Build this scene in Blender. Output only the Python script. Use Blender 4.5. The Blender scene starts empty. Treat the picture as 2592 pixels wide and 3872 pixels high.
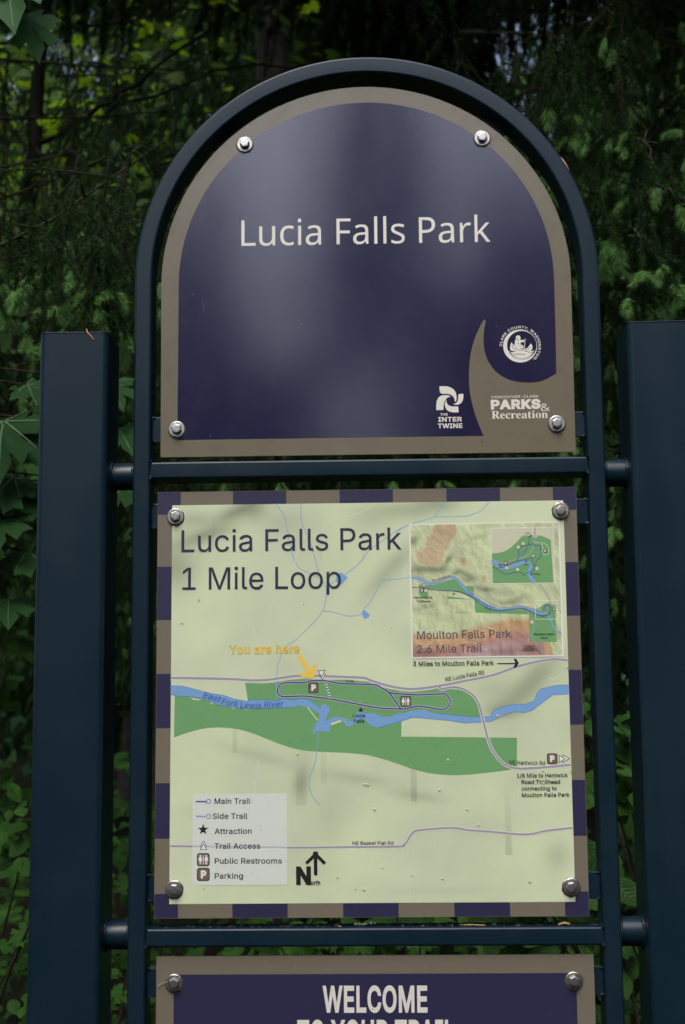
import bpy, math, random, json
from mathutils import Vector, Matrix, noise
from mathutils.geometry import delaunay_2d_cdt, tessellate_polygon
import numpy as np
random.seed(7)
rng = np.random.default_rng(11)
S = bpy.context.scene
COL = S.collection
rad = math.radians

# ------------------------------------------------------------------ camera
YAW, PITCH, ROLL = rad(-1.4481), rad(8.0292), rad(-0.51133)
CAM = Vector((0.0158, -2.1, 1.3959))
_f = Vector((math.sin(YAW)*math.cos(PITCH), math.cos(YAW)*math.cos(PITCH), math.sin(PITCH)))
_r0 = Vector((math.cos(YAW), -math.sin(YAW), 0)); _u0 = _r0.cross(_f)
FWD = _f
RIGHT = _r0*math.cos(ROLL) + _u0*math.sin(ROLL)
UP = -_r0*math.sin(ROLL) + _u0*math.cos(ROLL)
cam = bpy.data.cameras.new('camera'); camo = bpy.data.objects.new('camera', cam); COL.objects.link(camo)
m = Matrix((RIGHT, UP, -FWD)).transposed().to_4x4(); m.translation = CAM
camo.matrix_world = m
cam.sensor_fit = 'HORIZONTAL'; cam.sensor_width = 23.6; cam.lens = 50.0
cam.clip_start = 0.05; cam.clip_end = 400
cam.dof.use_dof = True; cam.dof.focus_distance = 2.12; cam.dof.aperture_fstop = 6.3; cam.dof.aperture_blades = 7
S.camera = camo

# ------------------------------------------------------------------ sky, sun, exposure
SUN_EL, SUN_ROT = rad(58), rad(200)
w = bpy.data.worlds.new('World'); S.world = w; w.use_nodes = True
nt = w.node_tree; nt.nodes.clear()
sky = nt.nodes.new('ShaderNodeTexSky'); sky.sky_type = 'NISHITA'; sky.sun_disc = False
sky.sun_elevation = SUN_EL; sky.sun_rotation = SUN_ROT
sky.air_density = 1.0; sky.dust_density = 3.5; sky.ozone_density = 1.0
hs = nt.nodes.new('ShaderNodeHueSaturation'); hs.inputs['Saturation'].default_value = 0.8
bg = nt.nodes.new('ShaderNodeBackground'); bg.inputs[1].default_value = 0.15
wo = nt.nodes.new('ShaderNodeOutputWorld')
nt.links.new(sky.outputs[0], hs.inputs['Color']); nt.links.new(hs.outputs[0], bg.inputs[0]); nt.links.new(bg.outputs[0], wo.inputs[0])
sl = bpy.data.lights.new('overcast_sun', 'SUN'); sl.energy = 0.5; sl.angle = rad(40); sl.color = (1, .95, .88)
so = bpy.data.objects.new('overcast_sun', sl); COL.objects.link(so)
_sd = Vector((math.sin(SUN_ROT)*math.cos(SUN_EL), math.cos(SUN_ROT)*math.cos(SUN_EL), math.sin(SUN_EL)))
so.rotation_euler = _sd.to_track_quat('Z', 'Y').to_euler()
S.view_settings.view_transform = 'Standard'; S.view_settings.look = 'None'
S.view_settings.gamma = 1; S.view_settings.use_curve_mapping = False
S.view_settings.exposure = 1.35
S.cycles.max_bounces = 6; S.cycles.transparent_max_bounces = 6

# ------------------------------------------------------------------ helpers
def ray(u, v):
    """ray direction of a point given in pixels of the 2592 x 3872 photograph"""
    f = 3322*2592/1568
    return FWD + RIGHT*((u-1296)/f) - UP*((v-1936)/f)
def at(u, v, y):
    d = ray(u, v); return CAM + d*((y-CAM.y)/d.y)
def PP(u, v, y=0.010):
    p = at(u, v, y); return (p.x, p.z)
def AT(u, v, y):
    """same, but from the 1568-wide view"""
    k = 2592/1568; return at(u*k, v*k, y)

def link(name, mesh, parent=None):
    o = bpy.data.objects.new(name, mesh); COL.objects.link(o)
    if parent is not None: o.parent = parent
    return o
def thing(name, label, cat, loc=(0,0,0), group=None):
    o = bpy.data.objects.new(name, None); COL.objects.link(o); o.location = loc
    o['label'] = label; o['category'] = cat
    if group: o['group'] = group
    o.empty_display_size = .1
    return o
def tag(o, label, cat, group=None):
    o['label'] = label; o['category'] = cat
    if group: o['group'] = group
    return o

def mat(name, col, rough=.5, metal=0., spec=.5, bump=None, var=None, coat=0., rvar=None):
    """col linear; bump=(scale,strength,dist); var=(scale, colour2, amount)"""
    M = bpy.data.materials.new(name); M.use_nodes = True; t = M.node_tree; b = t.nodes['Principled BSDF']
    b.inputs['Base Color'].default_value = (*col, 1); b.inputs['Roughness'].default_value = rough
    b.inputs['Metallic'].default_value = metal; b.inputs['Specular IOR Level'].default_value = spec
    b.inputs['Coat Weight'].default_value = coat; b.inputs['Coat Roughness'].default_value = .15
    tc = t.nodes.new('ShaderNodeTexCoord')
    if var:
        n = t.nodes.new('ShaderNodeTexNoise'); n.inputs['Scale'].default_value = var[0]; n.inputs['Detail'].default_value = 6
        t.links.new(tc.outputs['Object'], n.inputs['Vector'])
        r = t.nodes.new('ShaderNodeValToRGB'); r.color_ramp.elements[0].position = var[3] if len(var) > 3 else .45
        r.color_ramp.elements[1].position = var[4] if len(var) > 4 else .75
        r.color_ramp.elements[0].color = (*col, 1)
        c2 = tuple(a*(1-var[2])+b_*var[2] for a, b_ in zip(col, var[1])); r.color_ramp.elements[1].color = (*c2, 1)
        t.links.new(n.outputs[0], r.inputs[0]); t.links.new(r.outputs[0], b.inputs['Base Color'])
    if rvar:   # wiped and weathered patches: (scale, vertical stretch, roughest)
        mp = t.nodes.new('ShaderNodeMapping'); mp.inputs['Scale'].default_value = (rvar[0], rvar[0], rvar[0]*rvar[1]); t.links.new(tc.outputs['Object'], mp.inputs[0])
        n = t.nodes.new('ShaderNodeTexNoise'); n.inputs['Scale'].default_value = 1; n.inputs['Detail'].default_value = 5; t.links.new(mp.outputs[0], n.inputs['Vector'])
        mr_ = t.nodes.new('ShaderNodeMapRange'); mr_.inputs[1].default_value = .4; mr_.inputs[2].default_value = .75; mr_.inputs[3].default_value = rough; mr_.inputs[4].default_value = rvar[2]
        t.links.new(n.outputs[0], mr_.inputs[0]); t.links.new(mr_.outputs[0], b.inputs['Roughness'])
    if bump:
        n = t.nodes.new('ShaderNodeTexNoise'); n.inputs['Scale'].default_value = bump[0]; n.inputs['Detail'].default_value = 3
        t.links.new(tc.outputs['Object'], n.inputs['Vector'])
        bp = t.nodes.new('ShaderNodeBump'); bp.inputs['Strength'].default_value = bump[1]; bp.inputs['Distance'].default_value = bump[2]
        t.links.new(n.outputs[0], bp.inputs['Height']); t.links.new(bp.outputs[0], b.inputs['Normal'])
    return M

def leafmat(name, c1, c2, tr, rough=.45, mix=.35, spec=.3):
    """leaf surface: two greens varied leaf by leaf, part of the light passing through"""
    M = bpy.data.materials.new(name); M.use_nodes = True; t = M.node_tree; b = t.nodes['Principled BSDF']
    b.inputs['Roughness'].default_value = rough; b.inputs['Specular IOR Level'].default_value = spec
    g = t.nodes.new('ShaderNodeNewGeometry'); oi = t.nodes.new('ShaderNodeObjectInfo')
    ad = t.nodes.new('ShaderNodeMath'); ad.operation = 'ADD'
    t.links.new(g.outputs['Random Per Island'], ad.inputs[0]); t.links.new(oi.outputs['Random'], ad.inputs[1])
    fr = t.nodes.new('ShaderNodeMath'); fr.operation = 'FRACT'; t.links.new(ad.outputs[0], fr.inputs[0])
    r = t.nodes.new('ShaderNodeMix'); r.data_type = 'RGBA'
    r.inputs[6].default_value = (*c1, 1); r.inputs[7].default_value = (*c2, 1)
    t.links.new(fr.outputs[0], r.inputs[0]); t.links.new(r.outputs[2], b.inputs['Base Color'])
    tl = t.nodes.new('ShaderNodeBsdfTranslucent'); tl.inputs[0].default_value = (*tr, 1)
    mx = t.nodes.new('ShaderNodeMixShader'); mx.inputs[0].default_value = mix
    o = t.nodes['Material Output']
    t.links.new(b.outputs[0], mx.inputs[1]); t.links.new(tl.outputs[0], mx.inputs[2]); t.links.new(mx.outputs[0], o.inputs[0])
    return M

class MB:
    """collects faces; .build links them as ONE mesh object"""
    def __init__(s): s.v = []; s.f = []; s.m = []; s.mats = []; s.smooth = []
    def mi(s, M):
        if M not in s.mats: s.mats.append(M)
        return s.mats.index(M)
    def add(s, vs, fs, M, smooth=False):
        o = len(s.v); s.v += [tuple(x) for x in vs]; i = s.mi(M)
        for f in fs: s.f.append(tuple(k+o for k in f)); s.m.append(i); s.smooth.append(smooth)
    def mesh(s, name):
        me = bpy.data.meshes.new(name); me.from_pydata(s.v, [], s.f)
        for M in s.mats: me.materials.append(M)
        me.polygons.foreach_set('material_index', s.m); me.polygons.foreach_set('use_smooth', s.smooth)
        me.update(); return me
    def build(s, name, parent=None): return link(name, s.mesh(name), parent)

def bevel(o, w=.002, seg=2, ang=30):
    b = o.modifiers.new('bevel', 'BEVEL'); b.width = w; b.segments = seg; b.limit_method = 'ANGLE'; b.angle_limit = rad(ang)
    b.harden_normals = False
def box(mb, x0, x1, y0, y1, z0, z1, M, smooth=False):
    v = [(x0,y0,z0),(x1,y0,z0),(x1,y1,z0),(x0,y1,z0),(x0,y0,z1),(x1,y0,z1),(x1,y1,z1),(x0,y1,z1)]
    mb.add(v, [(3,2,1,0),(4,5,6,7),(0,1,5,4),(1,2,6,5),(2,3,7,6),(3,0,4,7)], M, smooth)
def rrect(hx, hy, r, n=4):
    """rounded rectangle outline, centred, counter-clockwise"""
    p = []
    for k, (cx, cy) in enumerate(((hx-r, hy-r), (-hx+r, hy-r), (-hx+r, -hy+r), (hx-r, -hy+r))):
        for i in range(n+1):
            a = (k + i/n)*math.pi/2; p.append((cx+r*math.cos(a), cy+r*math.sin(a)))
    return p
def sweep(mb, prof, frames, M, caps=True, smooth=True):
    """prof: list of (a,b); frames: list of (origin, A, B)"""
    n = len(prof); v = []; f = []
    for o, A, B in frames:
        for a, b in prof: v.append(o + A*a + B*b)
    for i in range(len(frames)-1):
        for j in range(n):
            k = (j+1) % n; f.append((i*n+j, i*n+k, (i+1)*n+k, (i+1)*n+j))
    mb.add(v, f, M, smooth)
    if caps: e = (len(frames)-1)*n; mb.add(v[:n]+v[e:], [tuple(range(n-1, -1, -1)), tuple(range(n, 2*n))], M, False)
def tube(mb, pts, rads, M, seg=7, caps=True):
    pts = [Vector(p) for p in pts]; fr = []
    prof = [(math.cos(2*math.pi*i/seg), math.sin(2*math.pi*i/seg)) for i in range(seg)]
    v = []; f = []
    for i, p in enumerate(pts):
        d = (pts[min(i+1, len(pts)-1)] - pts[max(i-1, 0)]).normalized()
        a = d.cross(Vector((.13, .31, .94))); a = a.normalized() if a.length > .05 else d.cross(Vector((1, 0, 0))).normalized()
        b = d.cross(a); r = rads[i] if hasattr(rads, '__len__') else rads
        for c, s_ in prof: v.append(p + a*c*r + b*s_*r)
    for i in range(len(pts)-1):
        for j in range(seg):
            k = (j+1) % seg; f.append((i*seg+j, i*seg+k, (i+1)*seg+k, (i+1)*seg+j))
    mb.add(v, f, M, True)
    if caps: e = (len(pts)-1)*seg; mb.add(v[:seg]+v[e:], [tuple(range(seg-1, -1, -1)), tuple(range(seg, 2*seg))], M, False)
def lathe(mb, prof, c, M, seg=32, smooth=False):
    """prof (r, d): d measured towards the viewer (-y) from c"""
    v = []; f = []; n = len(prof)
    for i in range(seg):
        a = 2*math.pi*i/seg
        for r, d in prof: v.append((c[0]+r*math.cos(a), c[1]-d, c[2]+r*math.sin(a)))
    for i in range(seg):
        k = (i+1) % seg
        for j in range(n-1): f.append((i*n+j, k*n+j, k*n+j+1, i*n+j+1))
    mb.add(v, f, M, smooth)

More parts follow.
